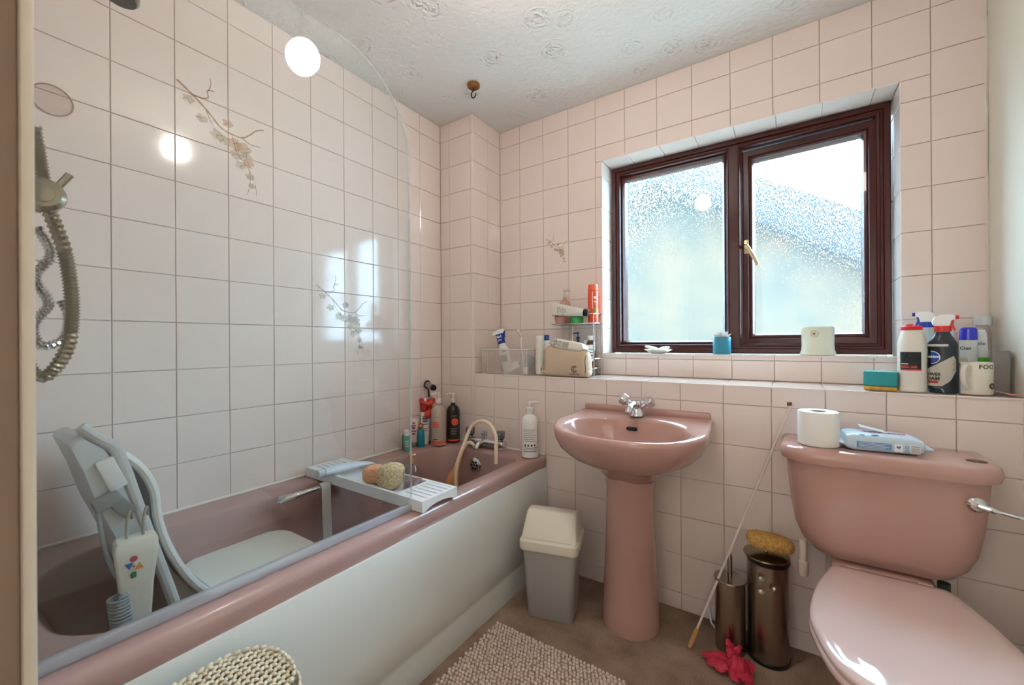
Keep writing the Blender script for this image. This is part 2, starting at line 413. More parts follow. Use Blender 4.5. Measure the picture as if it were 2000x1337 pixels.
# opening casement on the right, hinged at its right side and left slightly ajar
SX0, SX1, SZ0, SZ1 = 1.446, 1.903, 1.030, 1.888
sash = sweep(SX0 - SX1, 0, SZ0, SZ1, [(0, .05), (0, .006), (.004, 0), (.026, 0), (.030, .006), (.034, .004), (.041, .006), (.047, .020), (.047, .05)]).build('casement', WOOD, win, smooth=False)
sash.location = (SX1, .128, 0); sash.rotation_euler = (0, 0, math.radians(-3.2))
mb = MB(); bx(SX0 - SX1 + .040, -.040, .026, .030, SZ0 + .040, SZ1 - .040, mb); mb.build('pane', PANE, sash, smooth=False)
GOLD = mat('worn_brass', '#c9b48c', .3, .8)
hd = MB(); hd.box((SX0 - SX1 + .018, -.004, 1.462), (.020, .008, .062), .003)
hd.tube(catmull([(SX0 - SX1 + .018, -.006, 1.462), (SX0 - SX1 + .020, -.030, 1.462), (SX0 - SX1 + .034, -.036, 1.440), (SX0 - SX1 + .054, -.036, 1.402), (SX0 - SX1 + .066, -.036, 1.372)], 6), [.009] * 6 + [.010] * 6 + [.008] * 6 + [.007] * 6 + [.006], 10)
hd.lathe([(.011, 0), (.011, .004)], 16, (SX0 - SX1 + .018, -.008, 1.462))
hd.build('handle', GOLD, sash)

# ------------------------------------------------------------------ outside
struct('ground_outside', bx(-20, 20, .4, 30, -2.9, -2.8), mat('pale_bounce_ground', '#cbc7bc', .9, vary=(3, '#b9b6ac', .2)))  # unseen ground, made pale to bounce daylight up to the ceiling
nh = thing('neighbouring_house', 'weathered house gable with dark sloping roof edge behind the obscured window', 'house', (0, 4.2, -2.8))
gw = MB(); g = [(-5, -2.8), (4.6, -2.8), (4.6, 1.13), (.05, 3.95), (-5, .75)]
gw.loft([[(x, 4.2, z) for x, z in g], [(x, 9, z) for x, z in g]])
gw.build('wall', mat('weathered_brick', '#453628', .9, vary=(1.5, '#2a2c27', .14)), nh, smooth=False, world=True)
ROOFM = mat('dark_slate', '#10161c', .8, vary=(3, '#1b2228', .2))
for (xa, za, xb, zb) in ((.05, 4.04, 5.0, .97), (.05, 4.04, -5.4, .58)):
    d = Vector((xb - xa, 0, zb - za)).normalized(); nrm = Vector((-d.z, 0, d.x)); nrm = nrm if nrm.z > 0 else -nrm
    q = [Vector((xa, 0, za)), Vector((xb, 0, zb)), Vector((xb, 0, zb)) - nrm * .62, Vector((xa, 0, za)) - Vector((0, 0, .73))]
    rb = MB(); rb.loft([[(p.x, 3.95, p.z) for p in q], [(p.x, 9.2, p.z) for p in q]]); rb.build('roof', ROOFM, nh, smooth=False, world=True)

# ================================================================== ceiling lamp (hangs above the frame, seen mirrored in the bath screen)
hl_ = thing('hall_fill_lamp', 'unseen paper globe lamp added in the hall as fill light', 'lamp', (.64, -3.35, 1.62))  # unseen lamp added in the hall to brighten the lower room
MB().ell((0, 0, 0), (.12, .12, .12), 24, 16).build('fill_globe', mat('fill_glow_paper', '#ffffff', .8, emit=('#fdf6f0', HALL_FILL_STRENGTH)), hl_)
MB().lathe([(.012, .119), (.004, .13), (.004, .62), (.04, .625), (.045, .639)], 16).build('fill_lamp_cord', WHITEP, hl_)
lp = thing('ceiling_lamp', 'bare round bulb hanging from the middle of the ceiling', 'lamp', (1.09, -1.12, 2.09))
MB().ell((0, 0, 0), (.055, .055, .060), 20, 14).build('bulb', mat('lit_bulb', '#ffffff', .4, emit=('#fff3ea', LAMP_STRENGTH)), lp)
MB().lathe([(.022, .055), (.024, .075), (.020, .105), (.007, .11), (.007, .15), (.035, .155), (.04, .169)], 20).build('lamp_holder', WHITEP, lp)

# ================================================================== bath
BX1 = .672; BY0 = YEND + .005; BY1 = YL - .002; RIM = .518
bath = thing('bathtub', 'pink acrylic bathtub with white side panel along the left wall', 'bathtub', (.34, -1.06, 0))
def bring(x0, x1, y0, y1, r, z): return [(x, y, z) for x, y in rrect(x0, x1, y0, y1, r, 8)]
tb = MB()
IX0, IX1, IY0, IY1 = .112, .592, -1.785, -.352
rings = [bring(.002, BX1 - .002, BY0, BY1, .006, RIM - .058), bring(.002, BX1, BY0, BY1, .008, RIM - .050), bring(.002, BX1 + .002, BY0, BY1, .010, RIM - .020),
         bring(.002, BX1 - .003, BY0, BY1, .012, RIM - .006), bring(.002, BX1 - .012, BY0, BY1, .012, RIM), bring(.03, BX1 - .03, BY0 + .03, BY1 - .02, .03, RIM),
         bring(IX0 - .014, IX1 + .014, IY0 - .014, IY1 + .014, (.09, .13, .17, .17), RIM - .001), bring(IX0 - .004, IX1 + .004, IY0 - .004, IY1 + .004, (.08, .12, .16, .16), RIM - .006),
         bring(IX0, IX1, IY0, IY1, (.075, .12, .16, .16), RIM - .018), bring(IX0 + .012, IX1 - .010, IY0 + .03, IY1 - .012, (.075, .11, .16, .16), .42),
         bring(IX0 + .035, IX1 - .030, IY0 + .10, IY1 - .035, (.08, .10, .15, .15), .26), bring(IX0 + .055, IX1 - .05, IY0 + .17, IY1 - .06, (.09, .1, .13, .13), .16),
         bring(IX0 + .085, IX1 - .08, IY0 + .23, IY1 - .10, (.08, .08, .1, .1), .125), bring(IX0 + .15, IX1 - .15, IY0 + .35, IY1 - .2, .05, .118)]
tb.loft(rings, False, True).build('tub', PINKACR, bath, world=True, angle=50)
# bowed white side panel with a plinth crease
pn = MB(); N = 40
prof = [(0, .0), (.003, .0), (.004, .015), (.006, .105), (.005, .116), (.010, .124), (.013, .22), (.014, .34), (.010, .44), (.004, .466)]
rows = []
for z_i, (dx, z) in enumerate(prof):
    rows.append([(.664 + dx + (.012 * math.sin(math.pi * k / N) ** .6 if .03 < z else .004), BY0 + .006 + (BY1 - .004 - BY0 - .006) * k / N, z) for k in range(N + 1)])
back = [[(x - .012, y, z) for x, y, z in r] for r in rows]
pn.loft(rows, False, False, close=False); pn.loft(back, False, False, close=False)
for q in (0, N): pn.loft([[r[q] for r in rows], [r[q] for r in back]], False, False, close=False)
pn.loft([rows[-1], back[-1]], False, False, close=False)
pn.build('side_panel', mat('white_panel', '#dfe2df', .22, coat=.2), bath, world=True, angle=40)
# sealant line against the tiles
sl = MB(); sl.tube([(.0075, BY0 + .004, RIM + .003), (.0075, BY1 - .0075, RIM + .003), (BX1 - .004, BY1 - .0075, RIM + .003)], .0052, 8)
sl.build('sealant_bead', mat('white_sealant', '#e8dfd6', .45), bath, world=True)
# overflow grille on the tap end, three fixing dots
ovf = MB(); Mo = Matrix.Translation((.337, IY1 - .018, .445)) @ eul((84, 0, 0))
ring = MB(); ring.lathe([(.004, .006), (.030, .006), (.036, .002), (.037, -.004)], 28); ovf.merge(ring, Mo); ov = ovf.build('overflow', CHROME, bath, world=True)
hl = MB()
for k in range(6):
    a = k * math.pi / 3; q = MB(); q.lathe([(.0062, .0058), (.0062, .0068)], 12, (.017 * math.cos(a), .017 * math.sin(a), 0)); hl.merge(q, Mo)
q = MB(); q.lathe([(.005, .0058), (.005, .0068)], 12); hl.merge(q, Mo)
o = hl.build('drain_holes', DARK, ov); o.data.transform(Matrix.Translation(-Vector((.34, -1.06, 0))))
# grab handle recessed in the wall-side rim
MB().tube(catmull([(.150, -1.215, .500), (.165, -1.200, .509), (.180, -1.165, .513), (.192, -1.10, .520), (.192, -1.03, .520), (.150, -1.01, .500)], 6), [.006] * 3 + [.013] * 5 + [.012] * 6 + [.009] * 17, 12).build('grab_handle', CHROME, bath, world=True)

# ------------------------------------------------------------------ glass bath screen
scr = thing('bath_screen', 'clear glass shower screen with a rounded top corner standing on the bath rim', 'shower screen', (.622, -1.45, RIM))
SY0, SY1, SZ0_, SZ1_ = YEND + .012, -1.040, RIM + .018, 1.872
pts = [(SY0, SZ0_), (SY1, SZ0_)] + [(SY1 - .25 + .25 * math.cos(a), SZ1_ - .25 + .25 * math.sin(a)) for a in [math.pi / 2 * k / 20 for k in range(21)]] + [(SY0, SZ1_)]
gm = MB(); gm.loft([[(.619, y, z) for y, z in pts], [(.625, y, z) for y, z in pts]])
gm.build('glass_pane', glass_sheet('screen_glass', (.945, .965, .965, 1), 0.0), scr, smooth=False, world=True)
edge = MB(); edge.tube([(.622, y, z) for y, z in pts[1:-1]], .0034, 6)
edge.build('polished_edge', mat('glass_edge', '#c9d6d4', .12, alpha=.30), scr, world=True)
sr = MB(); bx(.612, .632, SY0, SY1, RIM + .001, RIM + .022, sr, .004); sr.build('bottom_seal', mat('grey_seal', '#c3c6d0', .15, alpha=.5), scr, world=True)
st = MB(); bx(.604, .640, SY0 - .006, SY0 + .016, RIM + .002, 1.874, st, .004); st.build('wall_profile', mat('white_profile', '#dcdcd6', .35), scr, world=True)

# ------------------------------------------------------------------ basin and pedestal
BCX = 1.125
bs = thing('washbasin', 'pink ceramic pedestal washbasin with oval bowl under the ledge', 'washbasin', (BCX, -.42, 0))
def dshape(hw, yb, yf, z_b, z_f, n=44, inset=0.0, corner=.045):
    """basin outline: straight back, swelling sides, rounded front"""
    P = []; d = yb - yf
    ctrl = [(0, yf), (hw * .42, yf + .012), (hw * .78, yf + d * .155), (hw * .99, yf + d * .42), (hw * 1.0, yf + d * .62), (hw * .965, yf + d * .86), (hw * .955, yb - .012), (hw * .935, yb)]
    c = catmull([(x, y, 0) for x, y in ctrl], 5)
    right = [(p.x, p.y) for p in c]
    out = right + [(-x, y) for x, y in right[::-1]][:-1]
    return [(BCX + x, y, z_b + (z_f - z_b) * (yb - y) / d) for x, y in out]
YB_ = YL - .002
def oval(cy, a, b, z, n, ez=0.0):
    return None
n_out = len(dshape(.27, YB_, -.685, .76, .73))
def ovalring(cx, cy, a, b, z, tilt=0.0):
    out = []
    for i in range(n_out):
        t = -math.pi / 2 + 2 * math.pi * i / n_out
        ex = 2.35
        c, s = math.cos(t), math.sin(t)
        x = a * math.copysign(abs(c) ** (2 / ex), c); y = b * math.copysign(abs(s) ** (2 / ex), s)
        out.append((cx + x, cy + y, z + tilt * (y / b)))
    return out
dsh = lambda k, yf, zb, zf: dshape(.272 * k, YB_, yf, zb, zf)
def small(k, cyf, z):          # underside rings shrinking to the pedestal
    return ovalring(BCX, cyf, .272 * k, .21 * k, z)
bowl = MB()
R_ = [small(.34, -.435, .545), small(.42, -.44, .575), dshape(.165, YB_ - .02, -.575, .60, .595), dshape(.215, YB_ - .004, -.635, .635, .625), dshape(.252, YB_, -.668, .675, .66), dshape(.268, YB_, -.683, .715, .692),
      dshape(.272, YB_, -.687, .742, .716), dshape(.271, YB_, -.685, .751, .727), dshape(.264, YB_ - .003, -.677, .756, .732),
      dshape(.254, YB_ - .010, -.667, .756, .731),
      ovalring(BCX, -.505, .226, .146, .738, .010), ovalring(BCX, -.505, .218, .139, .730, .010), ovalring(BCX, -.503, .205, .128, .70, .006), ovalring(BCX, -.498, .17, .105, .645, .0), ovalring(BCX, -.49, .11, .07, .605, 0), ovalring(BCX, -.485, .03, .024, .596, 0)]
bowl.loft(R_, True, True)
bowl.build('bowl', PINK, bs, world=True, angle=60)
up = MB(); up.box((BCX, YB_ - .010, .765), (.500, .020, .026), .006); up.build('upstand', PINK, bs, world=True)
osl = MB(); osl.prism(rrect(-.021, .021, -.0075, .0075, .0074, 5), .003, Matrix.Translation((BCX - .008, -.3785, .712)) @ eul((72, 0, 0))); osl.build('overflow_slot', DARK, bs, world=True)
pe = MB(); rr = []
for z, a, b in ((0, .104, .100), (.012, .106, .102), (.06, .103, .098), (.2, .095, .090), (.38, .088, .083), (.50, .087, .082), (.57, .093, .088)):
    rr.append([(BCX - .002 + a * math.cos(2 * math.pi * i / 40), -.424 + b * math.sin(2 * math.pi * i / 40), z) for i in range(40)])
pe.loft(rr).build('pedestal', PINK, bs, world=True)

def tap_head(mb, c, r, h, lobes=6, M=None):
    """fluted crystal-style or cross tap head"""
    rings = []
    for z, k in ((0, .7), (.15, 1.0), (.75, 1.08), (.95, .95), (1.0, .6)):
        rings.append([(c[0] + r * k * (1 + .10 * math.cos(lobes * 2 * math.pi * i / 36)) * math.cos(2 * math.pi * i / 36), c[1] + r * k * (1 + .10 * math.cos(lobes * 2 * math.pi * i / 36)) * math.sin(2 * math.pi * i / 36), c[2] + h * z) for i in range(36)])
    q = MB().loft(rings)
    mb.merge(q, M); return mb
# monobloc basin mixer
bt = thing('basin_tap', 'chrome mixer tap with two angled knobs on the back of the washbasin', 'tap', (BCX - .005, -.325, .7560))
b = MB(); b.lathe([(.030, 0), (.030, .006), (.026, .012), (.023, .03), (.026, .045), (.020, .058), (.0, .062)], 28); b.build('body', CHROME, bt)
sp = MB(); sp.tube(catmull([(0, -.005, .035), (0, -.04, .045), (0, -.085, .040), (0, -.105, .022)], 6), [.016] * 8 + [.013] * 10 + [.011], 14); sp.build('spout', CHROME, bt)
for s in (-1, 1):
    k = MB(); M = Matrix.Translation((s * .018, 0, .038)) @ eul((0, s * 58, 0))
    q = MB(); q.lathe([(.012, 0), (.012, .02), (.015, .024)], 18); k.merge(q, M)
    tap_head(k, (0, 0, .022), .020, .030, 4, M); k.build('knob', CHROME, bt)

# bath mixer with two knobs
bm_ = thing('bath_tap', 'chrome bath mixer with fluted knobs on the tap end of the pink bath', 'tap', (.345, -.300, RIM + .0015))
b = MB(); b.box((0, 0, .026), (.245, .048, .036), .010, 3); b.box((-.095, 0, .006), (.05, .05, .014), .004); b.box((.095, 0, .006), (.05, .05, .014), .004); b.build('body', CHROME, bm_)
q = MB(); q.tube(catmull([(0, -.01, .03), (0, -.04, .030), (0, -.060, .020), (0, -.064, .008)], 5), .013, 12); q.build('spout', CHROME, bm_)
q = MB(); tap_head(q, (-.005, .002, .046), .015, .034, 6); q.build('diverter_knob', CHROME, bm_)
for s in (-1, 1):
    q = MB(); q.lathe([(.014, .040), (.012, .052)], 16, (s * .095, 0, 0)); tap_head(q, (s * .095, 0, .05), .022, .042, 6); q.build('knob', mat('smoked_chrome', '#8b8d92', .08, 1.0), bm_)

# ------------------------------------------------------------------ toilet
TX = 1.835
to = thing('toilet', 'pink ceramic toilet with closed lid and cistern in the right corner', 'toilet', (TX, -.55, 0))
def cring(hw, yb, yf, z, r, bow=.0):
    P = rrect(-hw, hw, yf, yb, (.012, .012, r, r), 9); out = []
    for x, y in P:
        t = 1 - (x / hw) ** 2
        out.append((CX + x, y - (bow * t if y < (yb + yf) / 2 else 0), z))
    return out
CX = 1.828
cb = MB(); rr = []
for z, hw, yf, r in ((.408, .085, -.395, .03), (.411, .125, -.418, .045), (.422, .155, -.432, .055), (.448, .180, -.441, .065), (.49, .197, -.446, .068), (.56, .208, -.449, .07), (.64, .215, -.452, .07), (.690, .218, -.453, .07)):
    rr.append(cring(hw, YL - .004, yf, z, r, .012))
cb.loft(rr).build('cistern', PINK, to, world=True, angle=50)
cl = MB(); rr = []
for z, hw, yf, r in ((.688, .226, -.462, .075), (.690, .233, -.469, .08), (.706, .236, -.473, .082), (.722, .233, -.470, .08), (.730, .224, -.461, .075), (.7315, .20, -.435, .06), (.731, .06, -.36, .03)):
    rr.append(cring(hw, YL - .002 if hw > .21 else (YL - .03 if hw > .1 else -.34), yf, z, r, .012 if hw > .1 else 0))
cl.loft(rr).build('cistern_lid', PINK, to, world=True, angle=50)
MB().lathe([(.019, 0), (.019, .0015), (.016, .002)], 20, (2.018, -.392, .7312), 1, .9).build('brass_disc', mat('dull_brass', '#6b4a2a', .4, .8), to, world=True)
lv = MB(); M = Matrix.Translation((1.998, -.463, .640)) @ eul((90, 0, 0))
q = MB(); q.lathe([(.010, 0), (.016, .004), (.018, .008), (.013, .014), (.0, .016)], 22); lv.merge(q, M)
lv.tube(catmull([(1.998, -.476, .640), (2.03, -.484, .634), (2.07, -.488, .628), (2.125, -.488, .620)], 5), [.0075] * 5 + [.0042] * 10 + [.0052], 10)
lv.build('flush_lever', CHROME, to, world=True)
def egg(k, yb, yf, z, hwmax=.182, n=44, cx=TX):
    """seat outline: narrow at the hinge, widest in the middle, round at the front"""
    d = yb - yf; R = []
    ctrl = [(0, yf), (.45, yf + .022 * d), (.80, yf + .13 * d), (.985, yf + .36 * d), (.985, yf + .52 * d), (.89, yf + .72 * d), (.75, yf + .90 * d), (.66, yf + .98 * d), (.52, yb), (0, yb)]
    c = catmull([(hwmax * x * k, y, 0) for x, y in ctrl], 5); right = [(p.x, p.y) for p in c]
    out = right + [(-x, y) for x, y in right[::-1]][1:-1]
    return [(cx + x, y, z) for x, y in out]
pn_ = MB(); rr = []
for z, k, yb, yf in ((0, .60, -.40, -.80), (.02, .62, -.40, -.81), (.08, .55, -.41, -.78), (.16, .55, -.42, -.79), (.24, .70, -.42, -.86), (.31, .86, -.42, -.93), (.355, .95, -.42, -.968), (.372, .965, -.42, -.975), (.376, .94, -.425, -.965)):
    rr.append(egg(k, yb, yf, z))
pn_.loft(rr).build('pan', PINK, to, world=True, angle=50)
nk = MB(); rr = []
for z, hw, yf in ((.20, .10, -.44), (.30, .105, -.46), (.372, .112, -.468), (.398, .108, -.452), (.4075, .098, -.44)):
    rr.append([(TX - .008 + x, y, z) for x, y in rrect(-hw, hw, yf, YL - .01, .025, 5)])
nk.loft(rr).build('pan_neck', PINK, to, world=True)
LIDM = mat('pink_seat', '#d3b8b2', .10, coat=.6)
se = MB(); rr = [egg(.985, -.472, -.980, .377), egg(1.0, -.470, -.985, .382), egg(1.0, -.470, -.985, .392), egg(.985, -.472, -.980, .396)]
se.loft(rr).build('seat', LIDM, to, world=True, angle=50)
ld = MB(); rr = [egg(.955, -.470, -.975, .3975), egg(.990, -.466, -.984, .400), egg(.996, -.465, -.985, .406), egg(.985, -.468, -.980, .412), egg(.94, -.475, -.962, .4165), egg(.80, -.495, -.91, .419), egg(.5, -.54, -.82, .420), egg(.1, -.62, -.70, .4203)]
ld.loft(rr).build('lid', LIDM, to, world=True, angle=50)
for s in (-1, 1):
    q = MB(); q.tube([(TX + s * .072 - .014, -.462, .405), (TX + s * .072 + .014, -.462, .405)], .009, 12); q.build('hinge', LIDM, to, world=True)
gf = MB(); gf.lathe([(.016, 0), (.017, .02), (.013, .026), (.013, .05)], 12, (1.955, -.40, .352)); gf.build('green_fitting', mat('verdigris', '#3d4a3a', .6, .3), to, world=True)
# overflow pipe under the cistern
ov_ = thing('overflow_pipe', 'short white plastic overflow pipe under the left of the cistern', 'pipe', (1.652, -.34, .30))
q = MB(); q.lathe([(.011, .045), (.011, .115)], 16); q.build('pipe', mat('ivory_plastic', '#e0cfc0', .4), ov_)
q = MB(); q.lathe([(.0, -.002), (.012, 0), (.0145, .006), (.0145, .046), (.0125, .048)], 16); q.build('end_cap', MATS['ivory_plastic'], ov_)

# ================================================================== shower fittings at the near end
NICK = mat('worn_nickel', '#a39a88', .25, 1.0)
sh = thing('shower_mixer', 'worn nickel shower holder with lever beside the near end of the screen', 'shower', (.36, -1.80, 1.33))
q = MB(); q.tube([(.0, -.068, .0), (.0, .02, .0)], .017, 16); q.build('wall_arm', NICK, sh)
M = Matrix.Translation((.070, .012, .004)) @ eul((0, 84, -8))
q = MB(); t = MB(); t.lathe([(.018, -.02), (.030, -.012), (.034, 0), (.033, .006), (.026, .012), (.0, .013)], 24); q.merge(t, M); q.build('holder_disc', NICK, sh)
q = MB(); t = MB(); t.lathe([(.0, .0145), (.017, .0135), (.019, .011)], 20); q.merge(t, M); q.build('centre_cap', NICK, sh)
q = MB(); q.tube([(.062, .030, .020), (.066, .050, .056)], [.006, .0065], 10); q.build('lever', NICK, sh)
q = MB(); q.tube([(.03, -.010, -.03), (.035, -.006, -.078)], [.013, .012], 14); q.build('hose_nut', CHROME, sh)
hr = [(0.045, .004, .14), (.045, .010, .09), (.045, .016, .04), (.045, .026, -.02), (.045, .046, -.10), (.045, .055, -.20), (.045, .048, -.29), (.04, .020, -.345), (.04, -.004, -.32), (.04, -.012, -.22), (.04, -.010, -.12), (.036, -.006, -.078)]
def ribbed(pts, r, name, m, parent, step=.0060):
    P = catmull(pts, 30); acc = [P[0]]; rad = [r]; d = 0; lastp = P[0]; k = 0
    for p in P[1:]:
        if (p - lastp).length >= step / 2:
            k += 1; acc.append(p); rad.append(r if k % 2 else r * .74); lastp = p
    mb = MB(); mb.tube(acc, rad, 12); return mb.build(name, m, parent, angle=25)
hose = thing('shower_hose', 'ribbed metal shower hose looped in long coils below the shower holder', 'hose', (.36, -1.80, 1.33))
ribbed(hr, .0130, 'hose_loop', NICK, hose)
ribbed([(.02, .012, -.05), (.02, .030, -.10), (.015, .010, -.15), (.01, .028, -.20), (.008, .008, -.245), (.01, .018, -.285), (.012, .048, -.270), (.014, .056, -.225), (.016, .044, -.19)], .0098, 'hose_loop', CHROME, hose)
hd_ = thing('hand_shower', 'round dark-faced hand shower at the very top left', 'hand shower', (.36, -1.665, 1.848))
M = eul((-14, 0, 0)); q = MB(); t = MB(); t.lathe([(.0, .028), (.012, .026), (.03, .015), (.040, .004), (.041, -.004), (.038, -.009)], 28); q.merge(t, M); q.build('shell', NICK, hd_)
q = MB(); t = MB(); t.lathe([(.038, -.0085), (.036, -.011), (.0, -.012)], 28); q.merge(t, M); q.build('spray_face', mat('dark_rubber', '#4a443c', .6, bump=(300, .5, .002)), hd_)
q = MB(); q.tube(catmull([(0, -.02, .015), (0, -.07, .012), (0, -.13, -.03), (0, -.19, -.12)], 5), .012, 12); q.build('handle', NICK, hd_)
sc = thing('suction_cup', 'clear round suction disc stuck on the left wall tiles near the top', 'suction cup', (.001, -1.715, 1.785 - .09))
q = MB(); M = eul((0, 90, 0)); t = MB(); t.lathe([(.040, 0), (.040, .0022), (.036, .0038), (.010, .005), (.0, .006)], 32); q.merge(t, M); q.build('disc', mat('clear_vinyl', '#d8b9b0', .12, alpha=.10), sc)
q = MB(); t = MB(); t.tube([(.039 * math.cos(a * math.pi / 16), .039 * math.sin(a * math.pi / 16), .002) for a in range(32)], .0016, 6, closed=True); q.merge(t, M); q.build('rim', mat('vinyl_rim', '#b89a92', .2, alpha=.55), sc)

# ================================================================== bath lift
LG = mat('lift_grey', '#c6ccd0', .35); LW = mat('lift_white', '#e4e7e6', .3); LB = mat('lift_pad', '#7d949f', .5)
bl = thing('bath_lift', 'grey and white reclining bath lift seat standing inside the pink tub', 'bath lift', (.35, -1.45, .118))
def yz(poly, x0, x1): 
    mb = MB(); mb.loft([[(x0, y, z) for y, z in poly], [(x1, y, z) for y, z in poly]]); return mb
# seat plate
q = MB(); P = rrect(.118, .560, -1.50, -1.190, .075, 8)
q.loft([[(x, y, .385) for x, y in P], [(x, y, .396) for x, y in P], [(.339 + (x - .339) * .985, -1.345 + (y + 1.345) * .98, .400) for x, y in P]])
q.build('seat_plate', mat('seat_cream', '#e3e3da', .4), bl, world=True)
q = MB(); q.loft([[(x, y, z) for x, y in rrect(.24, .46, -1.50 + dy, -1.22 - dy, .03, 4)] for z, dy in ((.120, .0), (.16, .02), (.30, .07), (.384, .06))]); q.build('lift_base', LG, bl, world=True)
# backrest: rear motor housing, side rail and curved front pad
hous = [(-1.756, .849), (-1.749, .860), (-1.736, .865), (-1.706, .836), (-1.687, .794), (-1.663, .710), (-1.642, .630), (-1.622, .540), (-1.660, .540), (-1.686, .629), (-1.715, .711), (-1.736, .791)]
q = MB()
for inset, x in ((.010, .235), (0, .245), (0, .395), (.010, .405)):
    pass
cy = sum(p[0] for p in hous) / len(hous); cz = sum(p[1] for p in hous) / len(hous)
q.loft([[(x, cy + (y - cy) * k, cz + (z - cz) * k) for y, z in hous] for x, k in ((.270, .90), (.280, 1), (.420, 1), (.432, .92))])
q.build('motor_housing', LG, bl, world=True, angle=40)
q = MB(); t = [(-1.738, .880), (-1.712, .852), (-1.687, .828), (-1.672, .782), (-1.654, .710), (-1.635, .634), (-1.612, .545), (-1.590, .46), (-1.570, .37)]
q.tube(catmull([(.425, y, z) for y, z in t], 5), .011, 10); q.build('side_rail', mat('rail_grey', '#c8cccc', .35), bl, world=True)
padp = [(-1.672, .806), (-1.640, .765), (-1.619, .712), (-1.613, .650), (-1.598, .585), (-1.570, .512), (-1.535, .450), (-1.495, .402)]
pad = MB(); rr = []
for k, (y, z) in enumerate(catmull([(y, z, 0) for y, z in padp], 4)[i][:2] for i in range(len(padp) * 4 - 3)):
    w = .17 if z > .5 else .17
    rr.append([(.235 + sx * w, y + dy, z + dz) for sx, dy, dz in ((-1, 0, 0), (-.98, .008, .004), (.98, .008, .004), (1, 0, 0), (.98, -.006, -.003), (-.98, -.006, -.003))])
pad.loft(rr).build('backrest_pad', LB, bl, world=True, angle=50)
for s in (-1, 1):
    q = MB(); q.tube(catmull([(.235 + s * .171, y + .002, z) for y, z in padp], 4), .009, 8); q.build('pad_edge', LW, bl, world=True)
q = MB(); q.loft([[(x, y, z) for y, z in ((-1.56, .402), (-1.50, .402), (-1.578, .50), (-1.610, .58), (-1.628, .56))] for x in (.385, .395)]); q.build('hinge_cover', mat('lift_taupe', '#a89f97', .45), bl, world=True)
q = MB(); q.box((.436, -1.694, .775), (.012, .030, .070), .004, rot=(20, 0, 0)); q.build('latch_cover', LW, bl, world=True)
q = MB(); q.box((.442, -1.703, .722), (.030, .044, .026), .006, rot=(20, 0, 0)); q.box((.440, -1.678, .702), (.028, .026, .046), .005, rot=(35, 0, 0)); q.build('cable_clip', mat('clip_grey', '#7f868a', .5), bl, world=True)
# hand control hanging on the side
hc = thing('hand_control', 'white hand control with coloured buttons hung on the bath lift', 'remote control', (.470, -1.664, .640), rot=(0, math.radians(3), math.radians(-6)))
q = MB(); rr = []
for z, hy, hx_ in ((-.192, .020, .014), (-.188, .023, .017), (-.10, .027, .019), (-.03, .034, .021), (-.006, .034, .021), (0, .030, .018)):
    rr.append([(x, y, z) for x, y in rrect(-hx_, hx_, -hy, hy, .005, 3)])
q.loft(rr).build('casing', mat('control_white', '#e6e6dc', .35), hc)
def button(name, poly, y, z, m):
    mb = MB(); mb.prism(poly, .004, Matrix.Translation((.0208, y, z)) @ eul((90, 0, 90))); return mb.build(name, m, hc)
circ = lambda r: [(r * math.cos(a * math.pi / 8), r * math.sin(a * math.pi / 8)) for a in range(16)]
button('red_button', circ(.0060), -.006, -.036, mat('button_red', '#a3293f', .4))
button('blue_button', [(-.007, .006), (.007, .006), (0, -.007)], -.013, -.050, mat('button_blue', '#1f5f9c', .4))
button('orange_button', [(-.007, -.006), (.007, -.006), (0, .007)], .003, -.054, mat('button_orange', '#e08a2c', .4))
button('green_button', rrect(-.0045, .0045, -.006, .006, .003, 3), -.006, -.070, mat('button_green', '#2d7d54', .4))
button('indicator', circ(.0018), -.0055, -.052, MATS['button_red'])
for dy in (-.014, .012):
    q = MB(); q.tube(catmull([(-.004, dy, -.002), (-.006, dy + .001, .035), (-.02, dy + .008, .052), (-.032, dy + .012, .030)], 5), .0028, 8); q.build('hook', mat('hook_grey', '#9a9890', .4), hc)
cab = [(.448, -1.720, .728), (.450, -1.718, .695), (.452, -1.708, .618), (.462, -1.688, .552), (.478, -1.676, .535), (.486, -1.690, .532)]
cc = MB(); cc.tube(catmull([(x - .470, y + 1.664, z - .640) for x, y, z in cab], 6), .0042, 8); cc.build('cable', GREYP, hc)
coil = []
for k in range(181):
    a = k / 180 * 12 * 2 * math.pi; coil.append((.020 + .012 * math.cos(a), -.030 + .008 * k / 180 + .015 * math.sin(a), -.104 - .085 * k / 180))
cc = MB(); cc.tube(coil, .0030, 6); cc.build('coiled_cable', GREYP, hc)

# white strap hung over the grab handle
sp_ = thing('hanging_strap', 'narrow off-white strap hanging from the grab handle into the bath', 'strap', (.208, -1.075, .36))
q = MB(); pth = [(.180, .528), (.190, .534), (.202, .530), (.210, .515), (.214, .42), (.218, .32), (.220, .225)]
c = catmull([(x, 0, z) for x, z in pth], 4)
q.loft([[(p.x, -1.090, p.z), (p.x, -1.056, p.z), (p.x - .003, -1.056, p.z), (p.x - .003, -1.090, p.z)] for p in c]); q.build('strap', mat('strap_white', '#d5d2cb', .6), sp_, world=True)

